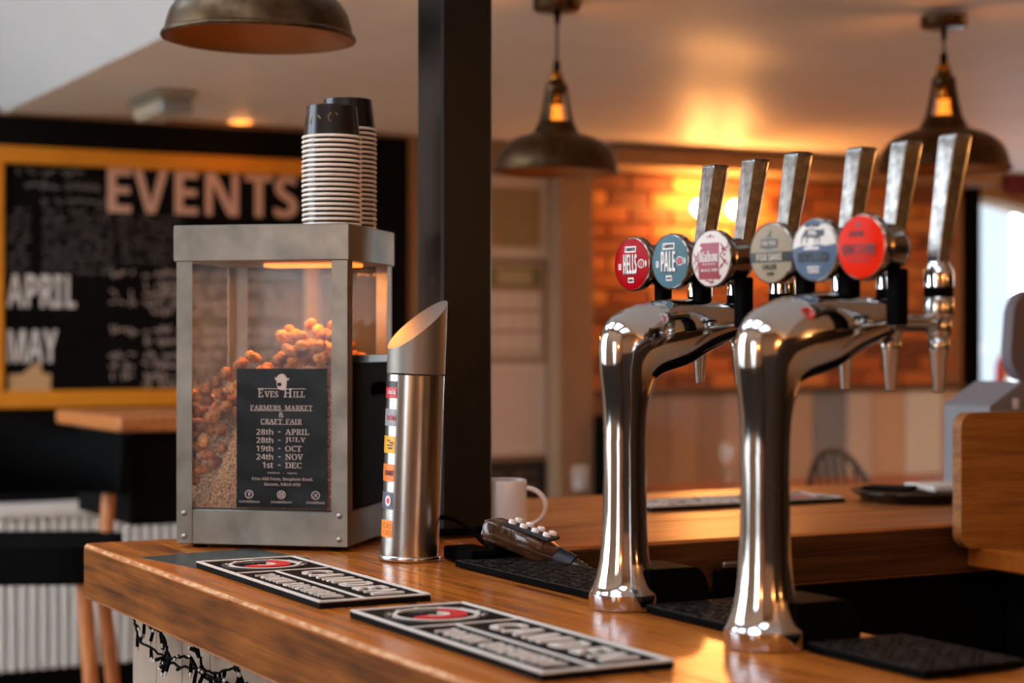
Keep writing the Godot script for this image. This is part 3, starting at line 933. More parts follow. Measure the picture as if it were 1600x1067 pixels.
func draw_mahou(b: Node3D) -> void:
	patch("red_field", b, PackedVector2Array([Vector2(-0.019, -0.0235), Vector2(0.0165, -0.0235), Vector2(0.0165, 0.0195), Vector2(-0.014, 0.0195), Vector2(-0.019, 0.015)]), M.print_crimson, Vector2(-0.001, -0.001))
	say(b, "Mahou", -0.001, 0.0025, 0.0325, 0.0125, M.print_white, "serif_bold")
	say(b, "* * * * *", 0.0, -0.0065, 0.021, 0.0024, M.print_white)
	say(b, "Madrid 1890", 0.0, -0.0135, 0.028, 0.0036, M.print_white, "sans")
	var ln := begin()
	for s in [[0.018, 0.004, 0.029, 0.014], [0.018, 0.003, 0.029, -0.008], [0.017, -0.012, 0.027, -0.002], [0.018, 0.017, 0.027, 0.008], [-0.029, 0.006, -0.02, -0.004], [-0.028, -0.006, -0.021, 0.005], [-0.026, -0.014, -0.02, -0.006], [-0.008, -0.0255, 0.006, -0.029], [0.006, -0.0255, 0.0, -0.03], [0.014, -0.0255, 0.018, -0.02]]:
		var a := Vector2(s[0], s[1])
		var e := Vector2(s[2], s[3])
		var d := (e - a).normalized().orthogonal() * 0.0009
		var v := []
		for p in [a + d, e + d, e - d, a - d]: v.append(Vector3(p.x, p.y, dome(p.x, p.y) + 0.0001))
		quad(ln, v[0], v[1], v[2], v[3], Vector3(0, 0, -1))
	part("line_print", ln, M.print_crimson, b)
	for p in [[0.022, 0.011, 0.0026], [0.024, -0.003, 0.002], [0.02, -0.009, 0.0022], [0.0245, 0.004, 0.0018], [0.0, 0.0265, 0.0024], [-0.0045, 0.0255, 0.0014], [0.0055, 0.0255, 0.0014]]:
		patch("star_print", b, star(p[2], p[2] * 0.45), M.print_crimson, Vector2(p[0], p[1]), 0.0001)
	patch("bull_print", b, PackedVector2Array([Vector2(-0.005, -0.002), Vector2(-0.001, -0.004), Vector2(0.001, 0.0), Vector2(0.004, 0.001), Vector2(0.0, 0.003), Vector2(-0.003, 0.006), Vector2(-0.0025, 0.002)]), M.print_white, Vector2(-0.0165, 0.012), 0.0002)

func star(r0: float, r1: float) -> PackedVector2Array:
	var p := PackedVector2Array()
	for i in 10:
		var a := PI / 2 + PI * i / 5
		var r := r0 if i % 2 == 0 else r1
		p.append(Vector2(r * cos(a), r * sin(a)))
	return p

func draw_fox(b: Node3D) -> void:
	patch("dark_panel", b, PackedVector2Array([Vector2(-0.0135, -0.0048), Vector2(-0.006, -0.0048), Vector2(-0.005, -0.0062), Vector2(0.005, -0.0062), Vector2(0.006, -0.0048), Vector2(0.0135, -0.0048), Vector2(0.0135, 0.0052), Vector2(-0.0135, 0.0052)]), M.print_black, Vector2(-0.001, 0.0105))
	say(b, "THE FOX", -0.001, 0.0108, 0.0225, 0.0052, M.print_cream)
	patch("band", b, PackedVector2Array([Vector2(-0.0322, -0.0058), Vector2(0.0322, -0.0058), Vector2(0.0322, 0.0056), Vector2(-0.0322, 0.0056)]), M.print_black, Vector2(0, -0.0045), 0.0)
	say(b, "FOX SAKE", 0.0, -0.0045, 0.0385, 0.0076, M.print_cream)
	say(b, "LAGER", 0.0, -0.0155, 0.0205, 0.0058, M.print_black, "sans")
	say(b, "4.0%", 0.0, -0.0232, 0.0105, 0.0036, M.print_black, "sans")
	patch("fox_print", b, PackedVector2Array([Vector2(-0.0045, -0.003), Vector2(-0.0035, -0.0005), Vector2(0.0, 0.0015), Vector2(0.001, 0.0065), Vector2(0.0018, 0.0045), Vector2(0.0034, 0.004), Vector2(0.0022, 0.0026), Vector2(0.003, -0.003), Vector2(0.0018, -0.003), Vector2(0.001, -0.0008), Vector2(-0.002, -0.0018), Vector2(-0.0028, -0.003)]), M.print_black, Vector2(-0.001, 0.0195))

func draw_reveller(b: Node3D) -> void:
	var sky := PackedVector2Array()
	for i in 25:
		var a := PI * i / 24.0
		sky.append(Vector2(0.0318 * cos(a), 0.0318 * sin(a)))
	sky[0] = Vector2(0.0315, 0.006); sky[24] = Vector2(-0.0315, 0.002)
	sky.append_array(PackedVector2Array([Vector2(-0.015, 0.0055), Vector2(-0.004, 0.003), Vector2(0.006, 0.0065), Vector2(0.018, 0.004)]))
	sky = Geometry2D.intersect_polygons(sky, rect(0.07, 0.0548))[0]
	patch("pale_sky", b, sky, M.print_cream2, Vector2.ZERO)
	patch("pig_print", b, PackedVector2Array([Vector2(-0.017, -0.006), Vector2(-0.0155, -0.006), Vector2(-0.013, 0.002), Vector2(-0.009, 0.0015), Vector2(-0.009, -0.006), Vector2(-0.0075, -0.006), Vector2(-0.006, 0.001), Vector2(0.004, 0.0), Vector2(0.004, -0.0055), Vector2(0.0055, -0.0055), Vector2(0.0065, 0.001), Vector2(0.009, 0.0), Vector2(0.0095, -0.0055), Vector2(0.011, -0.0055), Vector2(0.0115, 0.0015), Vector2(0.0165, 0.0018), Vector2(0.017, 0.006), Vector2(0.015, 0.0105), Vector2(0.012, 0.0085), Vector2(0.0, 0.0105), Vector2(-0.011, 0.0095), Vector2(-0.016, 0.003)]), M.print_black, Vector2(-0.001, 0.0125), 0.0002)
	say(b, "PIG", -0.001, 0.0185, 0.0105, 0.0052, M.print_white)
	say(b, "ORCHARD", -0.002, 0.0262, 0.021, 0.0036, M.print_black)
	patch("white_strip", b, rect(0.022, 0.0022), M.print_white, Vector2(-0.002, 0.0018), 0.0002)
	say(b, "REVELLER", 0.0, -0.0075, 0.044, 0.0105, M.print_black)
	patch("white_strip", b, rect(0.018, 0.0014), M.print_white, Vector2(0.0, -0.0185), 0.0002)
	say(b, "CIDER", 0.0, -0.0225, 0.016, 0.0042, M.print_white)

func draw_encore(b: Node3D) -> void:
	say(b, "LACONS", -0.004, 0.0135, 0.019, 0.0058, M.print_darkred)
	patch("crest_print", b, PackedVector2Array([Vector2(-0.003, -0.001), Vector2(0, -0.004), Vector2(0.003, -0.001), Vector2(0.004, 0.0025), Vector2(0.0012, 0.001), Vector2(0, 0.0035), Vector2(-0.0012, 0.001), Vector2(-0.004, 0.0025)]), M.print_darkred, Vector2(-0.003, 0.0235))
	say(b, "ENCORE", -0.001, -0.0025, 0.046, 0.0105, M.print_darkred)
	patch("rule_print", b, rect(0.044, 0.0008), M.print_darkred, Vector2(0, -0.0105))
	patch("small_print", b, rect(0.03, 0.0014), M.print_darkred, Vector2(0, -0.0145))

func towers() -> void:
	M.badge_metal = mat(150, 140, 128, 0.16, 1.0)
	M.print_white = mat(226, 220, 212, 0.4)
	M.print_black = mat(18, 16, 16, 0.4)
	M.print_red = mat(190, 24, 36, 0.4)
	M.print_crimson = mat(146, 0, 32, 0.4)
	M.print_cream = mat(196, 184, 162, 0.45)
	M.print_cream2 = mat(214, 208, 198, 0.4)
	M.print_darkred = mat(86, 12, 14, 0.45)
	var red := mat(166, 2, 18, 0.3); var blue := mat(84, 118, 128, 0.3); var white := mat(222, 214, 206, 0.3)
	var tan := mat(158, 146, 124, 0.35); var slate := mat(90, 108, 128, 0.3); var orange := mat(220, 40, 16, 0.3)
	for m in [red, blue, white, tan, slate, orange]:
		m.metallic_specular = 0.14
		m.roughness = 0.2
	tower("chrome swan neck beer tower with red, blue and crimson-white badges", 1.169, -1.893, 0.088, 0.008, [
		{"face": red, "draw": func(b): camden(b, "HELLS", "LAGER")},
		{"face": blue, "draw": func(b): camden(b, "PALE", "ALE")},
		{"face": white, "draw": draw_mahou}])
	tower("chrome swan neck beer tower with tan, slate and orange badges", 1.151, -1.583, 0.078, 0.0, [
		{"face": tan, "draw": draw_fox},
		{"face": slate, "draw": draw_reveller},
		{"face": orange, "draw": draw_encore}])

# ---------------------------------------------------------------- snack warmer
const BOX_W := 0.276
const BOX_D := 0.246
var box_at := Transform3D.IDENTITY

func heap(x: float, z: float) -> float:
	# height of the snacks inside the warmer; x -0.138..0.138 (left to right), z towards the front
	var t := clampf((x + 0.135) / 0.2, 0.0, 1.0)
	return lerpf(0.235, 0.325, smoothstep(0.0, 1.0, t)) - 0.05 * smoothstep(0.03, 0.11, z) * (1.0 - t) - 0.03 * smoothstep(0.07, 0.13, x)

func warmer() -> void:
	var a := deg_to_rad(12.0)
	# right front corner, then half the width to the left and half the depth back
	var cx := -0.2505 - cos(a) * BOX_W / 2 + sin(a) * BOX_D / 2
	var cz := 2.805 + sin(a) * BOX_W / 2 + cos(a) * BOX_D / 2
	box_at = Transform3D(Basis(Vector3.UP, -a), Vector3(cx, CT, -cz))
	var t := thing("snack_warmer", "brushed steel and glass warming cabinet full of fried snacks", "food warmer", box_at.origin, -a)
	var w := BOX_W
	var d := BOX_D
	for sx in [-1, 1]:
		for sz in [-1, 1]:
			part("foot", lathed(v2([0.0, 0.0, 0.011, 0.0, 0.012, 0.002, 0.012, 0.007, 0.0, 0.007]), 16), M.black, t, Vector3(sx * 0.11, 0, sz * 0.095))
	var base := begin()
	cbox(base, Vector3(0, 0.033, 0), Vector3(w - 0.002, 0.054, d - 0.002), 0.0015)
	part("base_tray", base, M.steel, t)
	part("cap", box(Vector3(w + 0.008, 0.056, d + 0.008), 0.0015), M.steel, t, Vector3(0, 0.472, 0))
	for sx in [-1, 1]:
		for sz in [-1, 1]:
			var p := begin()
			cbox(p, Vector3(sx * (w / 2 - 0.0125), 0.226, sz * (d / 2 - 0.0007)), Vector3(0.026, 0.438, 0.0022), 0.0005)
			cbox(p, Vector3(sx * (w / 2 - 0.0007), 0.226, sz * (d / 2 - 0.0125)), Vector3(0.0022, 0.438, 0.026), 0.0005)
			var post := part("corner_post", p, M.steel, t)
			if sz == 1:
				for y in [0.018, 0.054]:
					part("rivet", lathed(v2([0.0045, 0.0, 0.004, 0.0012, 0.002, 0.0022, 0.0, 0.0025]), 14, Transform3D(Basis(Vector3.RIGHT, PI / 2), Vector3(sx * (w / 2 - 0.0125), y, d / 2 + 0.0004))), M.rivet, post)
	for s in [-1, 1]:
		part("glass_pane", box(Vector3(w - 0.006, 0.382, 0.003), 0.0004), M.pane, t, Vector3(0, 0.2515, s * (d / 2 - 0.004)))
		part("glass_pane", box(Vector3(0.003, 0.382, d - 0.012), 0.0004), M.pane, t, Vector3(s * (w / 2 - 0.004), 0.2515, 0))
	# black lower panel on the right side, outside the glass
	part("side_panel", box(Vector3(0.002, 0.232, d - 0.052), 0.0005), M.black, t, Vector3(w / 2 - 0.0012, 0.178, 0))
	part("side_strip", box(Vector3(0.004, 0.012, d - 0.052), 0.0005), M.black_gloss, t, Vector3(w / 2 - 0.0005, 0.293, 0))
	part("latch", box(Vector3(0.01, 0.02, 0.02), 0.002), M.black, t, Vector3(w / 2 + 0.005, 0.245, -0.06))
	var lamp := part("heat_lamp", box(Vector3(0.15, 0.006, 0.05), 0.002), M.heat_glow, t, Vector3(0.05, 0.4405, 0.02))
	var al := AreaLight3D.new()
	al.name = "heat_light"
	al.area_size = Vector2(0.15, 0.05)
	al.light_color = Color(1.0, 0.6, 0.22)
	al.light_energy = 0.13
	al.area_range = 6.0
	al.shadow_enabled = true
	al.rotation.x = -PI / 2
	lamp.add_child(al)
	al.position = Vector3(0, -0.0045, 0)
	snacks()
	leaflet_poster(t)

func nugget_mesh(seed_: int) -> ArrayMesh:
	var st := begin()
	st.set_smooth_group(0)
	var f := FastNoiseLite.new()
	f.seed = seed_
	f.frequency = 1.0
	var rg := RandomNumberGenerator.new()
	rg.seed = seed_
	var e := Vector3(rg.randf_range(0.011, 0.017), rg.randf_range(0.0085, 0.0105), rg.randf_range(0.009, 0.0115))
	var waist := rg.randf_range(0.0, 0.28)
	var pts := []
	var R := 9
	var S := 14
	for i in R + 1:
		var row := []
		for j in S:
			var th := PI * i / R
			var ph := TAU * j / S
			var v := Vector3(cos(th), sin(th) * cos(ph), sin(th) * sin(ph))
			var k := 1.0 + 0.26 * f.get_noise_3dv(v * 1.3) + 0.16 * f.get_noise_3dv(v * 3.4) - waist * exp(-12.0 * v.x * v.x)
			row.append(Vector3(v.x, v.y, v.z) * e * Vector3(1.0 + 0.1 * f.get_noise_3dv(v), k, k))
		pts.append(row)
	for i in R:
		for j in S:
			var k := (j + 1) % S
			quad(st, pts[i][j], pts[i][k], pts[i + 1][k], pts[i + 1][j], Vector3.ZERO)
	return done(st)

func snacks() -> void:
	var bn := seamless(77, 0.06, 128, 128, 4)
	var tones := []
	for c in [[166, 92, 28], [190, 114, 40], [206, 134, 56], [176, 104, 40], [140, 74, 26]]:
		var m := triplanar(mat(255, 255, 255, 0.7), Vector3(30, 30, 30))
		m.albedo_texture = tint_texture(bn, [[0.2, c[0] * 0.62, c[1] * 0.6, c[2] * 0.6], [0.55, c[0], c[1], c[2]], [0.9, minf(c[0] * 1.16, 255), c[1] * 1.2, c[2] * 1.3]])
		relief(m, bn, 6.0)
		tones.append(m)
	var kinds := []
	for i in 8: kinds.append(nugget_mesh(100 + i))
	# crumbs that fill the space below
	var st := begin()
	st.set_smooth_group(0)
	var nx := 40
	var nz := 36
	var rough := FastNoiseLite.new()
	rough.seed = 8
	rough.frequency = 60.0
	var hx := BOX_W / 2 - 0.0075
	var hz := BOX_D / 2 - 0.0075
	var col := func(i, j) -> Vector3:
		var x := lerpf(-hx, hx, float(i) / nx)
		var z := lerpf(-hz, hz, float(j) / nz)
		return Vector3(x, minf(heap(x, z) - 0.042, 0.28) - 0.085 * smoothstep(0.02, 0.1, z) * smoothstep(-0.02, -0.1, x) + 0.006 * rough.get_noise_2d(x, z), z)
	for i in nx:
		for j in nz:
			quad(st, col.call(i, j), col.call(i + 1, j), col.call(i + 1, j + 1), col.call(i, j + 1), Vector3(0, -9, 0))
	for i in nx:
		for j in [0, nz]:
			var p: Vector3 = col.call(i, j)
			var q: Vector3 = col.call(i + 1, j)
			quad(st, p, q, Vector3(q.x, 0.0625, q.z), Vector3(p.x, 0.0625, p.z), Vector3.ZERO)
	for j in nz:
		for i in [0, nx]:
			var p: Vector3 = col.call(i, j)
			var q: Vector3 = col.call(i, j + 1)
			quad(st, p, q, Vector3(q.x, 0.0625, q.z), Vector3(p.x, 0.0625, p.z), Vector3.ZERO)
	var cm := triplanar(mat(255, 255, 255, 0.85), Vector3(22, 22, 22))
	cm.albedo_texture = tint_texture(bn, [[0.2, 84, 50, 24], [0.5, 150, 100, 56], [0.8, 186, 136, 84]])
	relief(cm, bn, 8.0)
	var crumbs := top_part("snack_crumbs", st, cm, box_at.origin, box_at.basis.get_euler().y)
	tag(crumbs, "fine golden crumbs filling the bottom of the warmer", "crumbs", "", "stuff")
	# single pieces: on the surface of the heap and against the front and right panes
	var placed := []
	var tries := []
	for i in 13:
		for j in 11:
			var x := -0.122 + 0.0204 * i
			var z := -0.103 + 0.0206 * j
			tries.append(Vector3(x, heap(x, z) - 0.012, z))
			if (i + j) % 2 == 0: tries.append(Vector3(x + 0.008, heap(x, z) - 0.03, z + 0.006))
	for i in 6:
		for j in 7:
			tries.append(Vector3(-0.122 + 0.02 * i + 0.007 * (j % 2), 0.235 - 0.021 * j + 0.012 * i, 0.103))
	for i in 6:
		tries.append(Vector3(0.0 + 0.02 * i, 0.338 + 0.004 * (i % 3), -0.01 + 0.012 * (i % 4)))
		tries.append(Vector3(0.01 + 0.018 * i, 0.329, 0.055 + 0.01 * (i % 3)))
	for v in tries:
		var q: Vector3 = v + Vector3(rng.randf_range(-0.004, 0.004), rng.randf_range(-0.003, 0.003), rng.randf_range(-0.004, 0.004))
		q.x = clampf(q.x, -0.1225, 0.1225)
		q.z = clampf(q.z, -0.1075, 0.1075)
		var ok := true
		for w in placed:
			if w.distance_to(q) < 0.0165:
				ok = false
				break
		if not ok: continue
		placed.append(q)
		var o := top_part("fried_snack", kinds[rng.randi() % 8], tones[rng.randi() % 5])
		o.transform = box_at * Transform3D(Basis.from_euler(Vector3(rng.randf_range(-0.6, 0.6), rng.randf() * TAU, rng.randf_range(-0.6, 0.6))), q)
		tag(o, "lumpy golden fried snack piece heaped inside the glass warmer", "snack", "fried snacks in the warmer")

func leaflet_poster(_t: Node3D) -> void:
	# dark poster taped to the inside of the front glass area
	var w := 0.146
	var h := 0.226
	var p := thing("poster", "dark grey market poster with pale lettering on the warmer glass", "poster", box_at * Vector3(0.0325, 0.1715, BOX_D / 2 - 0.0012), -deg_to_rad(12.0))
	p.scale = Vector3(1, 0.945, 1)
	# a slightly rippled sheet
	var st := begin()
	st.set_smooth_group(0)
	var f := FastNoiseLite.new()
	f.seed = 12
	f.frequency = 12.0
	var g := func(i, j) -> Vector3:
		var x := lerpf(-w / 2, w / 2, i / 16.0)
		var y := lerpf(-h / 2, h / 2, j / 24.0)
		return Vector3(x, y, 0.0005 + 0.0012 * f.get_noise_2d(x, y))
	for i in 16:
		for j in 24:
			quad(st, g.call(i, j), g.call(i + 1, j), g.call(i + 1, j + 1), g.call(i, j + 1), Vector3(0, 0, -1))
	part("sheet", st, M.poster, p)
	var ink: Material = M.poster_ink
	var row := func(text: String, x: float, y: float, ww: float, hh: float, face: String) -> void:
		words("lettering", text, ww, hh, ink, p, Transform3D(Basis.IDENTITY, Vector3(x, y, 0.0016)), face, 0.0003)
	row.call("E", -0.0335, 0.0735, 0.008, 0.0135, "serif")
	row.call("VES", -0.016, 0.0715, 0.022, 0.0095, "serif")
	row.call("H", 0.0105, 0.0735, 0.0135, 0.0135, "serif")
	row.call("ILL", 0.0285, 0.0715, 0.0185, 0.0095, "serif")
	row.call("FARMERS  MARKET", 0.0, 0.0495, 0.1, 0.0078, "serif")
	row.call("&", 0.0, 0.0385, 0.0075, 0.0085, "serif")
	row.call("CRAFT  FAIR", 0.0, 0.0275, 0.066, 0.0078, "serif")
	var dates := [["28th", "APRIL", 0.038], ["28th", "JULY", 0.0325], ["19th", "OCT", 0.026], ["24th", "NOV", 0.0285], ["1st", "DEC", 0.026]]
	for i in 5:
		var y := 0.0105 - 0.0135 * i
		var lw := 0.0265 if i < 4 else 0.0165
		row.call(dates[i][0], -0.0135 - lw / 2, y, lw, 0.0094, "sans")
		row.call("-", -0.003, y, 0.0038, 0.001, "serif")
		row.call(dates[i][1], 0.0065 + dates[i][2] / 2, y, dates[i][2], 0.009, "serif")
	row.call("10am  -  4pm", 0.0015, -0.0565, 0.048, 0.0034, "serif")
	row.call("Eves Hill Farm, Reepham Road,", 0.0015, -0.0665, 0.098, 0.006, "serif")
	row.call("Booton, NR10 4TD", 0.0015, -0.0752, 0.058, 0.0052, "serif")
	var rules := begin()
	cbox(rules, Vector3(0, 0.0447, 0.0018), Vector3(0.1, 0.0006, 0.0003), 0.0001)
	cbox(rules, Vector3(0, 0.0227, 0.0018), Vector3(0.066, 0.0006, 0.0003), 0.0001)
	cbox(rules, Vector3(-0.02, 0.0805, 0.0018), Vector3(0.036, 0.0009, 0.0003), 0.0001)
	cbox(rules, Vector3(0.0225, 0.0805, 0.0018), Vector3(0.034, 0.0009, 0.0003), 0.0001)
	part("rules", rules, ink, p)
	# the pig head above the title
	var pig := begin()
	slab_of(pig, PackedVector2Array([Vector2(-0.0085, 0.0), Vector2(-0.006, -0.0065), Vector2(0.001, -0.0085), Vector2(0.006, -0.0065), Vector2(0.0075, -0.001), Vector2(0.0078, 0.007), Vector2(0.0118, 0.0085), Vector2(0.0112, 0.0115), Vector2(0.008, 0.011), Vector2(0.005, 0.0165), Vector2(0.0, 0.0185), Vector2(-0.006, 0.016), Vector2(-0.0088, 0.0115), Vector2(-0.0115, 0.0125), Vector2(-0.0108, 0.009), Vector2(-0.0085, 0.0075)]), 0.0004, Transform3D(Basis.IDENTITY, Vector3(0.001, 0.0865, 0.0016)))
	part("pig_head", pig, ink, p)
	var snout := begin()
	slab_of(snout, disc_poly(0.0032, 16, 1.2), 0.0003, Transform3D(Basis.IDENTITY, Vector3(-0.003, 0.0875, 0.0021)))
	part("snout", snout, M.poster, p)
	for i in 3:
		var x: float = [-0.052, 0.0, 0.055][i]
		var icon := begin()
		ring_of(icon, 0.0056, 0.0068, 0.0003, Transform3D(Basis.IDENTITY, Vector3(x, -0.0915, 0.0017)), 0, TAU, 24)
		if i == 0:
			cbox(icon, Vector3(x, -0.092, 0.0018), Vector3(0.0013, 0.0075, 0.0003), 0.0001)
			cbox(icon, Vector3(x + 0.0004, -0.0912, 0.0018), Vector3(0.0042, 0.0012, 0.0003), 0.0001)
			cbox(icon, Vector3(x + 0.0014, -0.0885, 0.0018), Vector3(0.0022, 0.0012, 0.0003), 0.0001)
		elif i == 1:
			for s in [[0, 0.003, 0.0072, 0.001], [0, -0.003, 0.0072, 0.001], [-0.0031, 0, 0.001, 0.0066], [0.0031, 0, 0.001, 0.0066]]:
				cbox(icon, Vector3(x + s[0], -0.0915 + s[1], 0.0018), Vector3(s[2], s[3], 0.0003), 0.0001)
			ring_of(icon, 0.0012, 0.002, 0.0003, Transform3D(Basis.IDENTITY, Vector3(x, -0.0915, 0.0017)), 0, TAU, 16)
		else:
			for a in [0.85, -0.85]:
				cbox(icon, Vector3(x, -0.0915, 0.0018), Vector3(0.0085, 0.001, 0.0003), 0.0001, Basis(Vector3(0, 0, 1), a))
		part("icon", icon, ink, p)
		row.call("/eveshillfarm/", x, -0.1035, 0.034 if i < 2 else 0.03, 0.0042, "serif")

# ---------------------------------------------------------------- cups
func cups() -> void:
	# upside down paper tubs in two leaning columns on the warmer
	var proto := thing("paper_cup", "", "paper cup")
	var wall := begin()
	# outer wall from rim (bottom) to the base (top), then the recessed base
	lathe(wall, v2([0.0445, 0.003, 0.0392, 0.051, 0.0392, 0.051, 0.0378, 0.0515, 0.0372, 0.049, 0.0372, 0.049, 0.0, 0.0485]), 44)
	part("wall", wall, M.cup_black, proto)
	var rim := begin()
	lathe(rim, v2([0.0436, 0.0012, 0.0448, 0.0, 0.0464, 0.0002, 0.0472, 0.0018, 0.0466, 0.0036, 0.045, 0.0042, 0.0438, 0.0034]), 44)
	part("rim", rim, M.cup_rim, proto)
	var top_y := CT + 0.5006
	var stacks := [[-0.283, -2.895, 19, "front stack"], [-0.2665, -2.99, 22, "taller rear stack"]]
	var ordinals := ["second", "third", "fourth", "fifth", "sixth", "seventh", "eighth", "ninth", "tenth", "eleventh", "twelfth", "thirteenth", "fourteenth", "fifteenth", "sixteenth", "seventeenth", "eighteenth", "nineteenth", "twentieth", "twenty-first", "twenty-second", "twenty-third"]
	var first := true
	for s in stacks:
		for k in s[2]:
			var last: bool = k == int(s[2]) - 1
			var where: String = s[3]
			var label := "upside-down black paper cup topping the %s on the warmer" % where if last else "white-rimmed upside-down paper cup, %s from the top of the %s" % [ordinals[int(s[2]) - 2 - k], where]
			var c: Node3D = proto
			if first:
				c.set_meta("label", label)
				c.set_meta("group", "paper cups stacked on the warmer")
				first = false
			else:
				c = copy_of(proto, label, "paper cups stacked on the warmer")
			c.position = Vector3(s[0] + rng.randf_range(-0.0005, 0.0005), top_y + 0.0076 * k, s[1] + rng.randf_range(-0.0005, 0.0005))
			c.rotation.y = rng.randf() * TAU
			if last:
				for q in 3:
					var sw := begin()
					var th: float = PI / 2 + c.rotation.y + [-0.35, 0.35, 0.9][q] + 0.2
					var yy: float = [0.03, 0.024, 0.04][q]
					var rr: float = 0.0445 - 0.0053 * (yy - 0.003) / 0.048
					var out := Vector3(cos(th), 0.11, sin(th)).normalized()
					var tx := Vector3.UP.cross(out).normalized()
					ring_of(sw, [0.007, 0.009, 0.004][q], [0.0085, 0.0105, 0.0065][q], 0.0004, Transform3D(Basis(tx, out.cross(tx), out), Vector3(cos(th) * (rr - 0.0006), yy, sin(th) * (rr - 0.0006))), 0.4, [4.6, 3.6, 5.0][q], 16)
					part("swirl_print", sw, [M.cup_gold, M.cup_gold, M.cup_pink][q] if q < 2 else M.cup_pink, c)

# ---------------------------------------------------------------- dispenser tube
func dispenser() -> void:
	var t := thing("drinks_font", "round steel drinks font with slanted top and brand stickers", "drinks dispenser", Vector3(-0.1505, CT, -2.707), BAR)
	t.rotation = Vector3(0, BAR, 0)
	t.basis = Basis(Vector3(0, 0, 1), deg_to_rad(-2.0)) * Basis(Vector3.UP, BAR)
	var r := 0.0425
	part("foot_ring", lathed(v2([0.0, 0.0, 0.0445, 0.0, 0.0455, 0.0015, 0.0455, 0.006, 0.0445, 0.0075, 0.043, 0.008, 0.0, 0.008]), 56), M.chrome_soft, t)
	part("body", lathed(v2([r, 0.007, r, 0.271, r, 0.271, 0.0, 0.2715]), 72), M.tube_steel, t)
	# slanted cap: low towards the customer (-x)
	var st := begin()
	var lo := PackedVector3Array()
	var hi := PackedVector3Array()
	var hi2 := PackedVector3Array()
	for j in 72:
		var a := TAU * j / 72
		var rr := r + 0.0004
		var x := rr * cos(a)
		var y := 0.345 + (x / rr) * 0.037
		lo.append(Vector3(x, 0.2735, rr * sin(a)))
		hi.append(Vector3(x, y, rr * sin(a)))
		hi2.append(Vector3(x * 0.97, y - 0.001, rr * 0.97 * sin(a)))
	loft(st, [lo, hi], false)
	loft(st, [hi, hi2], true, 5)
	part("slanted_cap", st, M.cap_steel, t)
	# stickers wrapped on the customer side
	var looks := [
		[[[24, 20, 20], [200, 16, 36]], "Coca-Cola", [230, 226, 220], 0.249],
		[[[150, 146, 146], [150, 146, 146]], "Diet Coke", [190, 40, 60], 0.2085],
		[[[236, 172, 20], [236, 172, 20]], "", [70, 60, 30], 0.169],
		[[[244, 124, 24], [244, 124, 24]], "ORANGE", [90, 24, 20], 0.128],
		[[[92, 90, 104], [92, 90, 104]], "", [220, 60, 70], 0.0875],
		[[[244, 140, 20], [244, 140, 20]], "", [190, 96, 10], 0.0465]]
	for s in looks:
		var half := 0.4
		var y0: float = s[3] - 0.0125
		var y1: float = s[3] + 0.0125
		var st2 := begin()
		lathe(st2, [Vector2(r + 0.0004, y0), Vector2(r + 0.0004, y1 - (0.009 if s[1] == "Coca-Cola" else 0.0))], 12, Transform3D.IDENTITY, PI - half - 0.06, PI + half - 0.06)
		var k := part("sticker", st2, mat(s[0][1][0], s[0][1][1], s[0][1][2], 0.35), t)
		if s[1] == "Coca-Cola":
			var st3 := begin()
			lathe(st3, [Vector2(r + 0.0004, y1 - 0.009), Vector2(r + 0.0004, y1)], 12, Transform3D.IDENTITY, PI - half - 0.06, PI + half - 0.06)
			part("black_band", st3, mat(s[0][0][0], s[0][0][1], s[0][0][2], 0.35), k)
		var ph := PI - 0.22
		var out := Vector3(cos(ph), 0, sin(ph))
		var T := Transform3D(Basis(Vector3.UP.cross(out), Vector3.UP, out), out * (r + 0.0006) + Vector3(0, s[3] - (0.003 if s[1] == "Coca-Cola" else 0.0), 0))
		var ink := mat(s[2][0], s[2][1], s[2][2], 0.4)
		if s[1] != "":
			words("lettering", s[1], 0.019, 0.0075, ink, k, T, "serif_bold" if s[1] == "Coca-Cola" else "sans_bold", 0.0004)
		else:
			var em := begin()
			if s[3] > 0.15:
				for q in [[-0.004, 0.006, 0.006], [0.003, 0.003, 0.009], [-0.001, -0.001, 0.012], [0.0, -0.005, 0.01]]:
					cbox(em, T * Vector3(q[0], q[1], 0.0002), Vector3(q[2], 0.0022, 0.0004), 0.0001, T.basis)
				part("small_print", em, ink, k)
			elif s[3] > 0.06:
				slab_of(em, disc_poly(0.0078, 20, 0.8), 0.0004, T)
				part("round_print", em, mat(226, 222, 220, 0.4), k)
				var em2 := begin()
				slab_of(em2, disc_poly(0.0042, 16, 0.9), 0.0004, T.translated_local(Vector3(0, 0, 0.0003)))
				part("red_print", em2, ink, k)
			else:
				for q in [[-0.0045, 0.005], [0.0048, 0.0045], [-0.0048, -0.0052], [0.0045, -0.0055]]:
					ring_of(em, 0.0034, 0.004, 0.0003, T.translated_local(Vector3(q[0], q[1], 0)), 0, TAU, 14)
				part("circles_print", em, ink, k)

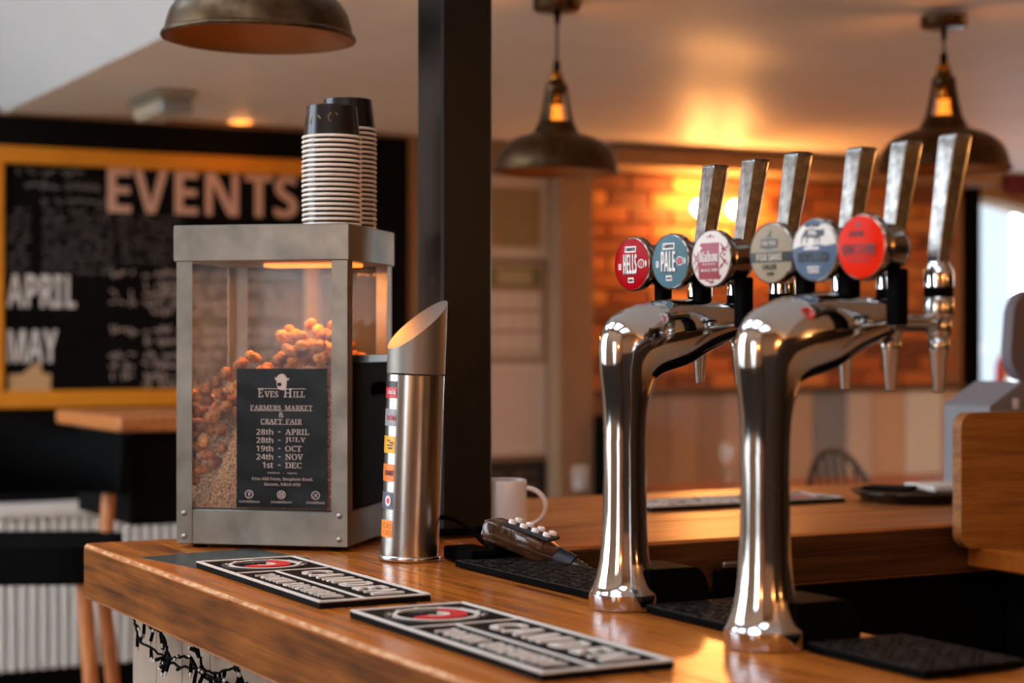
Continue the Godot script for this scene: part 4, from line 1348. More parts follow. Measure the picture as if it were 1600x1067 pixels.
# ---------------------------------------------------------------- mug, soda gun
func mug() -> void:
	var t := thing("mug", "plain white ceramic mug with handle on the back counter", "mug", Vector3(-0.0175, CT, -3.075), 0.0)
	part("body", lathed(v2([0.0, 0.0, 0.037, 0.0, 0.037, 0.0, 0.0408, 0.003, 0.0418, 0.008, 0.0418, 0.087, 0.0412, 0.0895, 0.04, 0.09, 0.0388, 0.0885, 0.0384, 0.085, 0.0384, 0.012, 0.034, 0.007, 0.0, 0.006]), 56), M.ceramic, t)
	var pts := []
	for i in 15:
		var a := lerpf(1.45, -1.45, i / 14.0)
		pts.append(Vector3(0.039 + 0.036 * maxf(0.0, cos(a)) + 0.001, 0.046 + 0.031 * sin(a), 0.0))
	var st := begin()
	var rings := []
	for i in pts.size():
		var tg: Vector3 = (pts[mini(i + 1, 14)] - pts[maxi(i - 1, 0)]).normalized()
		var nn := tg.cross(Vector3(0, 0, 1))
		var ring := PackedVector3Array()
		for j in 14:
			var a := TAU * j / 14
			ring.append(pts[i] + nn * 0.0042 * cos(a) + Vector3(0, 0, 1) * 0.0075 * sin(a))
		rings.append(ring)
	loft(st, rings)
	var h := part("handle", st, M.ceramic, t)
	h.rotation.y = deg_to_rad(-14)

func soda_gun() -> void:
	var hold := thing("gun_holder", "black cup-shaped soda gun holder fixed to the counter edge", "holder", Vector3(-0.034, CT, -2.68), BAR)
	part("bracket", box(Vector3(0.05, 0.02, 0.09), 0.003), M.black, hold, Vector3(-0.022, 0.011, -0.01))
	part("cup", lathed(v2([0.0, 0.001, 0.026, 0.001, 0.028, 0.003, 0.029, 0.02, 0.033, 0.022, 0.033, 0.028, 0.028, 0.03, 0.026, 0.024, 0.0, 0.02]), 32), M.black_gloss, hold, Vector3(0.028, 0, 0.005))
	# gun: local x runs from nozzle end down to the hose
	var g := thing("soda_gun", "see-through brown soda gun with white buttons and ribbed hose", "soda gun", Vector3(-0.034, CT + 0.052, -2.66))
	g.basis = Basis(Vector3.UP, deg_to_rad(-24)) * Basis(Vector3(0, 0, 1), deg_to_rad(-17))
	var st := begin()
	var rings := []
	for s in [[-0.001, 0.008, 0.02, 0.004], [0.008, 0.016, 0.024, 0.0], [0.05, 0.0165, 0.026, 0.0], [0.085, 0.0155, 0.022, -0.002], [0.108, 0.0125, 0.016, -0.004], [0.118, 0.011, 0.012, -0.004]]:
		var ring := PackedVector3Array()
		for p in rounded_rect(s[2] * 2, s[1] * 2, 0.006, 3):
			ring.append(Vector3(s[0], p.y + s[3], p.x))
		rings.append(ring)
	loft(st, rings)
	part("body", st, M.gun_clear, g)
	var inner := begin()
	for i in 7:
		tube(inner, [Vector3(0.012 + 0.012 * i, -0.011, -0.014 + 0.0045 * (i % 5)), Vector3(0.012 + 0.012 * i, 0.01, -0.014 + 0.0045 * (i % 5))], 0.0032, 8)
	tube(inner, [Vector3(0.01, -0.006, -0.008), Vector3(0.11, -0.008, -0.004)], 0.003, 8)
	tube(inner, [Vector3(0.01, -0.006, 0.009), Vector3(0.11, -0.008, 0.004)], 0.003, 8)
	part("valve_block", inner, mat(112, 86, 54, 0.4), g)
	var pl := part("button_plate", box(Vector3(0.074, 0.006, 0.042), 0.002), M.navy, g, Vector3(0.066, 0.0175, 0))
	for i in 4:
		for j in 2:
			part("button", lathed(v2([0.006, 0.0, 0.0058, 0.004, 0.0045, 0.0056, 0.0, 0.006]), 16), M.ceramic, pl, Vector3(-0.028 + 0.0185 * i, 0.0028, -0.011 + 0.022 * j))
	part("end_plate", box(Vector3(0.003, 0.022, 0.03), 0.001), mat(190, 180, 170, 0.4), g, Vector3(-0.001, 0.001, 0))
	part("nozzle", lathed(v2([0.0, 0.0, 0.011, 0.0, 0.013, 0.004, 0.015, 0.022, 0.0, 0.024]), 24), M.black, g, Vector3(0.022, -0.036, 0))
	part("collar", tubed([Vector3(0.112, -0.004, 0), Vector3(0.14, -0.008, 0)], [0.0145, 0.0155], 20), M.navy, g)
	# ribbed hose curving down behind the tower
	var path := smooth_path([Vector3(0.138, -0.0075, 0), Vector3(0.166, -0.013, 0.003), Vector3(0.196, -0.03, 0.005), Vector3(0.219, -0.058, 0.007), Vector3(0.238, -0.1, 0.008), Vector3(0.258, -0.16, 0.008)], 9)
	var rad := []
	for i in path.size(): rad.append(0.0125 if i % 2 == 0 else 0.0108)
	part("hose", tubed(path, rad, 16), M.hose, g)
	var cable := thing("cable", "thin black cable running from the steel font to the holder", "cable", Vector3.ZERO)
	part("lead", tubed(smooth_path([Vector3(-0.115, CT + 0.06, -2.74), Vector3(-0.085, CT + 0.055, -2.74), Vector3(-0.06, CT + 0.042, -2.72), Vector3(-0.04, CT + 0.024, -2.7), Vector3(-0.02, CT + 0.02, -2.685)], 6), 0.0034, 10), M.black, cable)

# ---------------------------------------------------------------- pendant lamps
func pendant(label: String, at: Vector3, sc: float, open: float, top: float, tilt := 0.0) -> void:
	# at: centre of the rim
	var t := thing("pendant_lamp", label, "pendant lamp", at, 0.0, "aged brass pendant lamps")
	t.rotation.z = tilt
	var s := sc
	var shade := begin()
	var prof := []
	for p in v2([0.1535, 0.0, 0.1565, 0.001, 0.1575, 0.004, 0.1555, 0.008, 0.1515, 0.0095, 0.1515, 0.0095, 0.1495, 0.022, 0.1435, 0.042, 0.132, 0.06, 0.115, 0.075, 0.094, 0.086, 0.072, 0.0925, 0.06, 0.096, 0.0545, 0.1, 0.0545, 0.1, 0.0525, 0.108, 0.047, 0.117, 0.0435, 0.125]): prof.append(p * s)
	lathe(shade, prof, 64)
	var sh := part("shade", shade, M.brass, t)
	var inner := begin()
	var ip := []
	for p in v2([0.153, 0.0005, 0.1505, 0.004, 0.1475, 0.02, 0.1415, 0.04, 0.13, 0.058, 0.113, 0.073, 0.092, 0.084, 0.07, 0.0905, 0.056, 0.095, 0.05, 0.106, 0.042, 0.124]): ip.append(p * s)
	lathe(inner, ip, 64)
	part("lining", inner, M.brass_in, sh)
	# neck with three tall openings
	var neck := begin()
	for k in 3:
		var c := open + TAU * k / 3
		lathe(neck, [Vector2(0.0436, 0.124) * s, Vector2(0.037, 0.152) * s, Vector2(0.0305, 0.188) * s, Vector2(0.0278, 0.204) * s], 16, Transform3D.IDENTITY, c + 0.55, c + TAU / 3 - 0.55)
	var cap := []
	for p in v2([0.0282, 0.2, 0.0282, 0.212, 0.0282, 0.212, 0.024, 0.217, 0.0185, 0.222, 0.0165, 0.23, 0.0165, 0.23, 0.0, 0.23]): cap.append(p * s)
	lathe(neck, cap, 40)
	part("neck", neck, M.brass, t)
	part("collar", lathed([Vector2(0.0165, 0.23) * s, Vector2(0.0165, 0.238) * s, Vector2(0.0105, 0.25) * s, Vector2(0.0, 0.251) * s], 28), M.brass_bright, t)
	part("cord_grip", lathed([Vector2(0.007, 0.249) * s, Vector2(0.0085, 0.253) * s, Vector2(0.0085, 0.268) * s, Vector2(0.004, 0.276) * s], 20), M.black, t)
	part("socket", lathed([Vector2(0, 0.165) * s, Vector2(0.016, 0.165) * s, Vector2(0.018, 0.17) * s, Vector2(0.018, 0.215) * s, Vector2(0, 0.215) * s], 24), M.brass_bright, t)
	part("bulb", lathed([Vector2(0, 0.078) * s, Vector2(0.012, 0.08) * s, Vector2(0.022, 0.092) * s, Vector2(0.0235, 0.105) * s, Vector2(0.019, 0.125) * s, Vector2(0.014, 0.145) * s, Vector2(0.013, 0.167) * s, Vector2(0, 0.167) * s], 28), M.bulb_amber, t)
	warm_light("bulb_light", Vector3(0, 0.1 * s, 0), 0.02, 0.02, t)
	part("cord", tubed([Vector3(0, 0.27 * s, 0), Vector3(0, top - at.y - 0.035, 0)], 0.0032, 10), M.black, t)
	part("cord_sleeve", tubed([Vector3(0, top - at.y - 0.065, 0), Vector3(0, top - at.y - 0.03, 0)], [0.0065, 0.009], 14), M.black, t)
	part("ceiling_rose", lathed(v2([0.0, -0.032, 0.058, -0.032, 0.061, -0.029, 0.061, -0.004, 0.061, -0.004, 0.0, -0.002]), 48, Transform3D(Basis.IDENTITY, Vector3(0, top - at.y, 0))), M.brass, t)

func pendants() -> void:
	pendant("large brass pendant lamp hanging above the snack warmer", Vector3(-0.43, EYE + 0.512, -3.13), 1.05, 0.4, 2.42, deg_to_rad(-0.8))
	pendant("grey-brown pendant lamp beside the black post", Vector3(0.11, EYE + 0.425, -4.65), 1.03, -0.75, CEIL - 0.004, deg_to_rad(-0.6))
	pendant("brass pendant lamp with glowing neck behind the tap handles", Vector3(1.148, EYE + 0.455, -4.9), 1.14, 1.95, CEIL - 0.004, 0.0)

# ---------------------------------------------------------------- things on the far walls and ceiling
func flat_text_board() -> ImageTexture:
	var W := 1024
	var H := 780
	var im := Image.create(W, H, false, Image.FORMAT_RGBA8)
	im.fill(Color(0.055, 0.05, 0.047))
	var r := RandomNumberGenerator.new()
	r.seed = 55
	# smears of wiped chalk
	for i in 900:
		var x := r.randi_range(0, W - 60)
		var y := r.randi_range(0, H - 8)
		im.blend_rect(soft(r.randi_range(20, 60), r.randi_range(2, 6), Color(0.5, 0.48, 0.46, 0.03)), Rect2i(0, 0, 60, 8), Vector2i(x, y))
	return ImageTexture.create_from_image(im)

func soft(w: int, h: int, c: Color) -> Image:
	var im := Image.create(w, h, false, Image.FORMAT_RGBA8)
	im.fill(c)
	im.convert(Image.FORMAT_RGBA8)
	return im

func scribble(st: SurfaceTool, x: float, y: float, w: float, h: float, r: RandomNumberGenerator) -> void:
	# an unreadable handwritten line: short chalk strokes
	st.set_smooth_group(-1)
	var p := x
	while p < x + w:
		var len := r.randf_range(0.5, 1.0) * h
		if r.randf() < 0.14:
			p += h * 0.7
			continue
		var a := r.randf_range(-0.5, 0.5) + (PI / 2 if r.randf() < 0.62 else 0.0)
		var d := Vector2(cos(a), sin(a)) * len / 2
		var q := Vector2(-d.y, d.x).normalized() * h * 0.085
		var c := Vector2(p, y + r.randf_range(-0.2, 0.2) * h)
		quad(st, Vector3(c.x - d.x - q.x, c.y - d.y - q.y, 0), Vector3(c.x + d.x - q.x, c.y + d.y - q.y, 0), Vector3(c.x + d.x + q.x, c.y + d.y + q.y, 0), Vector3(c.x - d.x + q.x, c.y - d.y + q.y, 0), Vector3(c.x, c.y, -1))
		p += h * r.randf_range(0.28, 0.5)

func chalkboard() -> void:
	# local x along n from the board's left, y up
	var n0 := 1.545
	var n1 := 2.88
	var y0 := 1.116
	var y1 := 2.112
	var t := thing("chalkboard", "large framed chalkboard listing events by month", "chalkboard", P(n0, y0, BACK + 0.016), BAR)
	var W := n1 - n0
	var H := y1 - y0
	var bm := mat(255, 255, 255, 0.85)
	bm.metallic_specular = 0.15
	bm.albedo_texture = flat_text_board()
	var st := begin()
	for q in [[0, 0, 0, 1], [W, H, 1, 0], [W, 0, 1, 1], [0, 0, 0, 1], [0, H, 0, 0], [W, H, 1, 0]]:
		st.set_uv(Vector2(q[2], q[3]))
		st.add_vertex(Vector3(q[0], q[1], 0.012))
	part("slate", st, bm, t)
	part("backing", box(Vector3(W, H, 0.01), 0.001), M.black_matt, t, Vector3(W / 2, H / 2, 0.0055))
	for s in [0, 1]:
		part("frame_rail", box(Vector3(W, 0.066, 0.03), 0.005), M.frame_yellow, t, Vector3(W / 2, 0.033 if s == 0 else H - 0.033, 0.017))
		part("frame_stile", box(Vector3(0.055, H - 0.132, 0.03), 0.005), M.frame_yellow, t, Vector3(0.0275 if s == 0 else W - 0.0275, H / 2, 0.017))
	var z := 0.0135
	words("lettering", "EVENTS", 0.79, 0.172, M.chalk_pink, t, Transform3D(Basis.IDENTITY, Vector3(2.395 - n0, 1.96 - y0, z)), "sans_bold", 0.001)
	words("lettering", "APRIL", 0.262, 0.125, M.chalk, t, Transform3D(Basis.IDENTITY, Vector3(1.745 - n0, 1.562 - y0, z)), "sans_bold", 0.001)
	words("lettering", "MAY", 0.19, 0.125, M.chalk, t, Transform3D(Basis.IDENTITY, Vector3(1.71 - n0, 1.352 - y0, z)), "sans_bold", 0.001)
	var r := RandomNumberGenerator.new()
	r.seed = 9
	var grey := mat(104, 100, 96, 0.9)
	var pale := mat(168, 152, 140, 0.9)
	var line := func(x: float, y: float, w: float, h: float, m: Material) -> void:
		var st1 := begin()
		scribble(st1, x, y - y0, w, h, r)
		part("writing_line", st1, m, t, Vector3(0, 0, z)).set_meta("kind", "stuff")
	for i in 3: line.call(0.085 + 0.06 * i, 2.02 - 0.055 * i, 0.28, 0.036, grey)
	for i in 9:
		line.call(0.075, 1.87 - 0.029 * i, 0.08, 0.022, grey)
		line.call(0.21, 1.87 - 0.029 * i, 0.27, 0.022, grey)
		if i < 7: line.call(0.5, 1.86 - 0.029 * i, 0.26, 0.02, grey)
	for y in [1.636, 1.59, 1.56, 1.52, 1.485, 1.412, 1.37, 1.315, 1.275, 1.235, 1.2]:
		if y in [1.636, 1.56, 1.52, 1.412, 1.315, 1.275, 1.235]: line.call(0.475, y, 0.09, 0.036, pale)
		line.call(0.61, y, 0.62, 0.038, pale)
	var crest := begin()
	cbox(crest, Vector3(1.7 - n0, 1.213 - y0, z), Vector3(0.16, 0.066, 0.002), 0.0005)
	slab_of(crest, PackedVector2Array([Vector2(-0.03, 0), Vector2(0.05, 0), Vector2(0.035, 0.05), Vector2(0.0, 0.025)]), 0.002, Transform3D(Basis.IDENTITY, Vector3(1.7 - n0, 1.246 - y0, z)))
	part("tan_drawing", crest, M.chalk_tan, t)

func notices() -> void:
	var z := BACK + 0.006
	var a := thing("framed_notice", "pale framed notice at the top of the pinned papers", "notice", P(3.8, 1.91, z), BAR)
	part("frame", box(Vector3(0.34, 0.36, 0.02), 0.003), mat(196, 178, 158, 0.6), a, Vector3(0, 0, 0.005))
	part("sheet", box(Vector3(0.26, 0.26, 0.004), 0.001), mat(150, 124, 84, 0.6), a, Vector3(0, 0.0, 0.0165))
	var r := RandomNumberGenerator.new()
	r.seed = 3
	var line := func(to: Node3D, x: float, y: float, w: float, h: float, zz: float, m: Material) -> void:
		var st1 := begin()
		scribble(st1, x, y, w, h, r)
		part("print_line", st1, m, to, Vector3(0, 0, zz)).set_meta("kind", "stuff")
	for i in 6: line.call(a, -0.1, 0.09 - 0.036 * i, 0.2, 0.02, 0.019, mat(96, 80, 58, 0.8))
	var b := thing("wall_calendar", "year planner calendar with green header pinned to wall", "calendar", P(3.8, 1.5, z), BAR)
	part("sheet", box(Vector3(0.31, 0.415, 0.004), 0.001), mat(190, 166, 140, 0.8), b)
	part("green_header", box(Vector3(0.29, 0.095, 0.003), 0.0005), mat(122, 112, 66, 0.8), b, Vector3(0, 0.15, 0.002))
	part("header_photo", box(Vector3(0.17, 0.06, 0.003), 0.0005), mat(168, 150, 108, 0.8), b, Vector3(0.01, 0.15, 0.0035))
	for j in 3:
		for i in 4:
			part("month_block", box(Vector3(0.062, 0.07, 0.002), 0.0005), mat(210, 190, 170, 0.8), b, Vector3(-0.106 + 0.071 * i, 0.05 - 0.09 * j, 0.0025))
		part("red_rule", box(Vector3(0.29, 0.008, 0.002), 0.0005), mat(168, 104, 84, 0.8), b, Vector3(0, 0.093 - 0.09 * j, 0.003))
	var c := thing("notice_sheet", "large pale printed sheet pinned below the calendar", "notice", P(3.8, 1.075, z), BAR)
	part("sheet", box(Vector3(0.33, 0.4, 0.003), 0.0005), mat(212, 190, 170, 0.8), c)
	for i in 9: line.call(c, -0.11, 0.15 - 0.035 * i, 0.22, 0.014, 0.0022, mat(170, 146, 128, 0.8))
	var d := thing("dark_poster", "dark poster with faint lettering lowest on the wall", "poster", P(3.8, 0.74, z), BAR)
	part("sheet", box(Vector3(0.34, 0.22, 0.004), 0.0005), mat(32, 26, 24, 0.6), d)
	for i in 2: line.call(d, -0.1, 0.05 - 0.05 * i, 0.22, 0.03, 0.0026, mat(120, 96, 80, 0.8))

func sconce(label: String, at: Vector3, turn: float, energy: float) -> void:
	var t := thing("wall_lamp", label, "wall lamp", at, turn, "twin-globe wall lamps")
	part("back_plate", lathed(v2([0.0, 0.0, 0.05, 0.0, 0.052, 0.004, 0.046, 0.014, 0.0, 0.018]), 32, Transform3D(Basis(Vector3.RIGHT, PI / 2), Vector3.ZERO)), M.brass, t, Vector3(0, -0.05, 0))
	for s in [-1, 1]:
		part("arm", tubed(smooth_path([Vector3(0, -0.05, 0.015), Vector3(s * 0.04, -0.062, 0.06), Vector3(s * 0.085, -0.06, 0.09), Vector3(s * 0.097, -0.036, 0.09)], 5), 0.005, 10), M.brass, t)
		part("bulb", lathed(v2([0.0, -0.036, 0.012, -0.034, 0.018, -0.026, 0.034, -0.012, 0.038, 0.004, 0.034, 0.022, 0.02, 0.036, 0.0, 0.04]), 28), M.bulb_white, t, Vector3(s * 0.097, 0, 0.09))
		warm_light("bulb_light", Vector3(s * 0.097, 0.003, 0.09), energy, 0.035, t, Color(1.0, 0.66, 0.33))

func ceiling_fittings() -> void:
	var e := thing("emergency_light", "pale grey emergency light fitting on the low ceiling", "emergency light", Vector3(-1.235, CEIL, -6.5), BAR)
	part("base_plate", box(Vector3(0.14, 0.02, 0.36), 0.004), mat(150, 146, 130, 0.6), e, Vector3(0, -0.018, 0))
	part("diffuser", box(Vector3(0.115, 0.055, 0.33), 0.014), mat(196, 186, 166, 0.4), e, Vector3(0, -0.054, 0))
	part("end_cap", box(Vector3(0.118, 0.05, 0.03), 0.008), mat(132, 136, 132, 0.25), e, Vector3(0, -0.056, 0.155))
	var d := thing("downlight", "small round glowing downlight in the low ceiling", "ceiling light", Vector3(-1.06, CEIL - 0.004, -7.2), 0.0)
	part("rim", lathed(v2([0.04, -0.006, 0.054, -0.006, 0.056, -0.002, 0.056, 0.004]), 32), M.paper_white, d)
	part("lens", lathed(v2([0.0, -0.012, 0.046, -0.012, 0.048, -0.004, 0.0, -0.003]), 32), M.down_glow, d)
	warm_light("downlight_light", Vector3(0, -0.03, 0), 0.008, 0.03, d)

# ---------------------------------------------------------------- furniture
func stool() -> void:
	var t := thing("bar_stool", "bar stool with black seat, black back and wooden legs", "bar stool", Vector3(-1.3, 0, -5.0), deg_to_rad(4))
	var st := begin()
	var seat := rounded_rect(0.46, 0.42, 0.12, 6)
	slab_of(st, seat, 0.1, Transform3D(Basis(Vector3.RIGHT, -PI / 2), Vector3(0, 0.735, 0)))
	part("seat", st, M.fabric_black, t)
	for sx in [-1, 1]:
		for sz in [-1, 1]:
			part("leg", tubed([Vector3(sx * 0.16, 0.735, sz * 0.15), Vector3(sx * 0.225, 0.0, sz * 0.215)], [0.022, 0.017], 14), M.legwood, t)
	for sx in [-1, 1]:
		part("footrest", tubed([Vector3(sx * 0.2, 0.28, -0.19), Vector3(sx * 0.2, 0.28, 0.19)], 0.012, 10), M.legwood, t)
		part("back_post", tubed([Vector3(sx * 0.17, 0.83, -0.19), Vector3(sx * 0.175, 1.02, -0.22)], 0.02, 12), M.legwood, t)
	var bk := begin()
	var rings := []
	for i in 13:
		var a := lerpf(-0.95, 0.95, i / 12.0)
		var c := Vector3(0.27 * sin(a), 0, 0.08 - 0.3 * cos(a))
		var o := Vector3(sin(a), 0, -cos(a))
		rings.append(PackedVector3Array([c + Vector3(0, 0.945, 0), c + Vector3(0, 0.95, 0) + o * 0.03, c + Vector3(0, 1.105, 0) + o * 0.045, c + Vector3(0, 1.11, 0) + o * 0.012]))
	loft(bk, rings, true)
	part("backrest", bk, M.fabric_black, t)

func high_table() -> void:
	var t := thing("high_table", "high table with orange wooden top and boxed black base", "table", P(1.95, 0, -5.44), BAR)
	part("table_top", box(Vector3(0.95, 0.042, 0.7), 0.005), M.legwood_top, t, Vector3(0, 1.135, 0))
	part("apron", box(Vector3(0.84, 0.27, 0.58), 0.004), M.black_matt, t, Vector3(0, 0.978, 0))
	part("pedestal", box(Vector3(0.16, 0.84, 0.16), 0.004), M.black_matt, t, Vector3(0.2, 0.424, 0))
	part("foot_plate", box(Vector3(0.55, 0.014, 0.5), 0.003), M.black, t, Vector3(0.2, 0.007, 0))

func radiator() -> void:
	var t := thing("radiator", "white ribbed radiator under the events board", "radiator", P(2.35, 0, BACK + 0.07), BAR)
	part("back_panel", box(Vector3(1.75, 0.6, 0.03), 0.004), M.radiator, t, Vector3(0, 0.43, 0))
	part("top_grille", box(Vector3(1.77, 0.05, 0.1), 0.006), M.radiator, t, Vector3(0, 0.735, 0.02))
	for i in 44:
		part("rib", box(Vector3(0.026, 0.58, 0.034), 0.008), M.radiator, t, Vector3(-0.855 + 0.0398 * i, 0.42, 0.032))

func far_seating() -> void:
	var t := thing("dining_table", "reddish brown dining table behind the back counter", "table", P(5.1, 0, -6.2), BAR)
	part("table_top", box(Vector3(1.9, 0.035, 0.9), 0.005), M.redwood, t, Vector3(0, 0.74, 0))
	for sx in [-1, 1]:
		for sz in [-1, 1]:
			part("leg", box(Vector3(0.07, 0.72, 0.07), 0.005), M.redwood, t, Vector3(sx * 0.86, 0.36, sz * 0.37))
	# glasses on it
	var looks := [["clear stemmed glass standing on the dining table", Vector3(0.93, 0.7575, -7.95)], ["small clear tumbler on the dining table beside the tower", Vector3(1.13, 0.7575, -7.9)], ["low clear tumbler at the near edge of the dining table", Vector3(0.28, 0.7575, -7.6)]]
	for i in 3:
		var g := thing("drinking_glass", looks[i][0], "glass", looks[i][1])
		if i == 0:
			part("bowl", lathed(v2([0.004, 0.075, 0.02, 0.085, 0.033, 0.11, 0.035, 0.14, 0.031, 0.175, 0.0295, 0.175, 0.033, 0.14, 0.031, 0.112, 0.018, 0.089, 0.0, 0.082]), 28), M.clear, g)
			part("stem", lathed(v2([0.0, 0.0, 0.033, 0.0, 0.033, 0.002, 0.006, 0.006, 0.004, 0.02, 0.004, 0.078]), 24), M.clear, g)
		else:
			part("cup", lathed(v2([0.0, 0.0, 0.03, 0.0, 0.031, 0.004, 0.036, 0.1, 0.0345, 0.1, 0.029, 0.01, 0.0, 0.008]), 28), M.clear, g)
	# hoop back chair
	var c := thing("hoop_chair", "dark hoop-back spindle chair beyond the black tray", "chair", Vector3(1.33, 0, -6.6), deg_to_rad(125))
	var seat := begin()
	slab_of(seat, rounded_rect(0.42, 0.4, 0.14, 6), 0.035, Transform3D(Basis(Vector3.RIGHT, -PI / 2), Vector3(0, 0.43, 0)))
	part("seat", seat, M.darkwood, c)
	for sx in [-1, 1]:
		for sz in [-1, 1]:
			part("leg", tubed([Vector3(sx * 0.14, 0.43, sz * 0.13), Vector3(sx * 0.2, 0.0, sz * 0.19)], [0.016, 0.013], 10), M.darkwood, c)
	var hoop := []
	for i in 21:
		var a := lerpf(0, PI, i / 20.0)
		hoop.append(Vector3(0.2 * cos(a), 0.46 + 0.53 * pow(sin(a), 0.7), -0.16 - 0.09 * sin(a)))
	part("hoop", tubed(hoop, 0.012, 10), M.darkwood, c)
	for i in 7:
		var x := -0.135 + 0.045 * i
		var h := 0.46 + 0.53 * pow(sqrt(maxf(0.0, 1.0 - pow(x / 0.2, 2))), 0.7)
		part("spindle", tubed([Vector3(x * 0.8, 0.46, -0.155), Vector3(x, h - 0.004, -0.16 - 0.09 * sqrt(1.0 - pow(x / 0.2, 2)))], 0.006, 8), M.darkwood, c)
	# black cabinet by the pier
	var s := thing("speaker", "slim black speaker cabinet standing at the pier", "speaker", P(4.215, 0, BACK + 0.15), BAR)
	part("cabinet", box(Vector3(0.1, 1.045, 0.2), 0.006), M.black_matt, s, Vector3(0, 0.5225, 0))
	part("grille", box(Vector3(0.085, 0.9, 0.01), 0.003), M.black, s, Vector3(0, 0.56, 0.104))

# ---------------------------------------------------------------- things on the back counter
func back_counter_things() -> void:
	var t := thing("serving_tray", "round black serving tray on the back counter", "tray", P(2.46, CT, -2.88))
	part("dish", lathed(v2([0.0, 0.0, 0.1, 0.0, 0.108, 0.004, 0.124, 0.018, 0.127, 0.021, 0.1245, 0.0225, 0.107, 0.0085, 0.1, 0.005, 0.0, 0.005]), 56), M.black_gloss, t)
	var n := thing("napkin", "folded pale paper napkin lying on the black tray", "napkin", P(2.46, CT + 0.0255, -2.87) + Vector3(0.055, 0, 0), 0.3)
	part("fold", box(Vector3(0.12, 0.012, 0.12), 0.003), M.paper_white, n, Vector3(0, 0.004, 0))
	var k := thing("bill_folder", "thin black bill folder lying across the tray", "folder", P(2.46, CT + 0.0235, -2.87) + Vector3(-0.062, 0, 0.03), -0.5)
	part("cover", box(Vector3(0.095, 0.008, 0.07), 0.003), M.black_matt, k, Vector3(0, 0.006, 0))
	var b := thing("wooden_board", "plain wooden board with rounded corners standing on edge", "board", P(2.405, CT - 0.04, -2.4685), BAR)
	var st := begin()
	slab_of(st, rounded_rect(0.42, 0.236, 0.026, 7), 0.022, Transform3D(Basis.IDENTITY, Vector3(0, 0.118, 0)))
	part("panel", st, M.oak, b)
	var r := thing("coaster_tin", "round black tin with pale wooden lid beside the board", "tin", P(2.44, CT - 0.04, -2.39))
	part("tin", lathed(v2([0.0, 0.0, 0.044, 0.0, 0.0455, 0.002, 0.0455, 0.036, 0.0, 0.036]), 40), M.black, r)
	part("lid", lathed(v2([0.0, 0.036, 0.046, 0.036, 0.047, 0.0375, 0.047, 0.042, 0.046, 0.0435, 0.0, 0.0435]), 40), mat(176, 132, 92, 0.6), r)
	# till
	var till := thing("till", "grey till with raised mauve screen by the bright window", "till", P(2.84, CT, -2.96), BAR)
	var body := begin()
	slab_of(body, PackedVector2Array([Vector2(-0.17, 0.0), Vector2(0.2, 0.0), Vector2(0.2, 0.226), Vector2(-0.08, 0.236), Vector2(-0.17, 0.186)]), 0.14, Transform3D(Basis.IDENTITY, Vector3(0, 0, -0.07)))
	part("body", body, M.grey_plastic, till)
	part("paper_slot", box(Vector3(0.14, 0.012, 0.02), 0.002), M.black, till, Vector3(0.02, 0.215, 0.066))
	part("status_lamp", lathed(v2([0.0, -0.012, 0.008, -0.01, 0.008, 0.01, 0.0, 0.012]), 14), M.paper_white, till, Vector3(-0.1, 0.19, 0.07))
	var sc := begin()
	slab_of(sc, rounded_rect(0.4, 0.2, 0.06, 6), 0.03, Transform3D(Basis(Vector3(0, 0, 1), -0.1), Vector3(0.175, 0.318, -0.05)))
	part("screen", sc, M.grey_mauve, till)
	# small black bracket on the counter front with the painted shade
	var o := thing("bottle_opener", "black bottle opener box fixed under the back counter edge", "bottle opener", P(1.72, CT - 0.16, -2.468), BAR)
	part("catcher", box(Vector3(0.05, 0.12, 0.018), 0.003), M.black, o, Vector3(0, 0.05, 0))
	part("mouth", box(Vector3(0.03, 0.012, 0.012), 0.003), M.chrome_soft, o, Vector3(0, 0.118, 0.004))

func leaflet() -> void:
	var a := deg_to_rad(12.0)
	var t := thing("leaflet", "dark green leaflet lying flat before the warmer", "leaflet", Vector3(-0.4245, CT, -2.723), deg_to_rad(-50.7))
	part("card", box(Vector3(0.17, 0.0006, 0.19), 0.0002), M.card, t, Vector3(0, 0.0004, 0))
	var pr := begin()
	var r := RandomNumberGenerator.new()
	r.seed = 17
	for i in 8:
		pr = begin()
		scribble(pr, -0.07, -0.075 + 0.02 * i, 0.13, 0.007, r)
		var o := part("print_line", pr, mat(110, 126, 122, 0.6), t, Vector3(0, 0.0009, 0))
		o.rotation.x = -PI / 2
		o.set_meta("kind", "stuff")

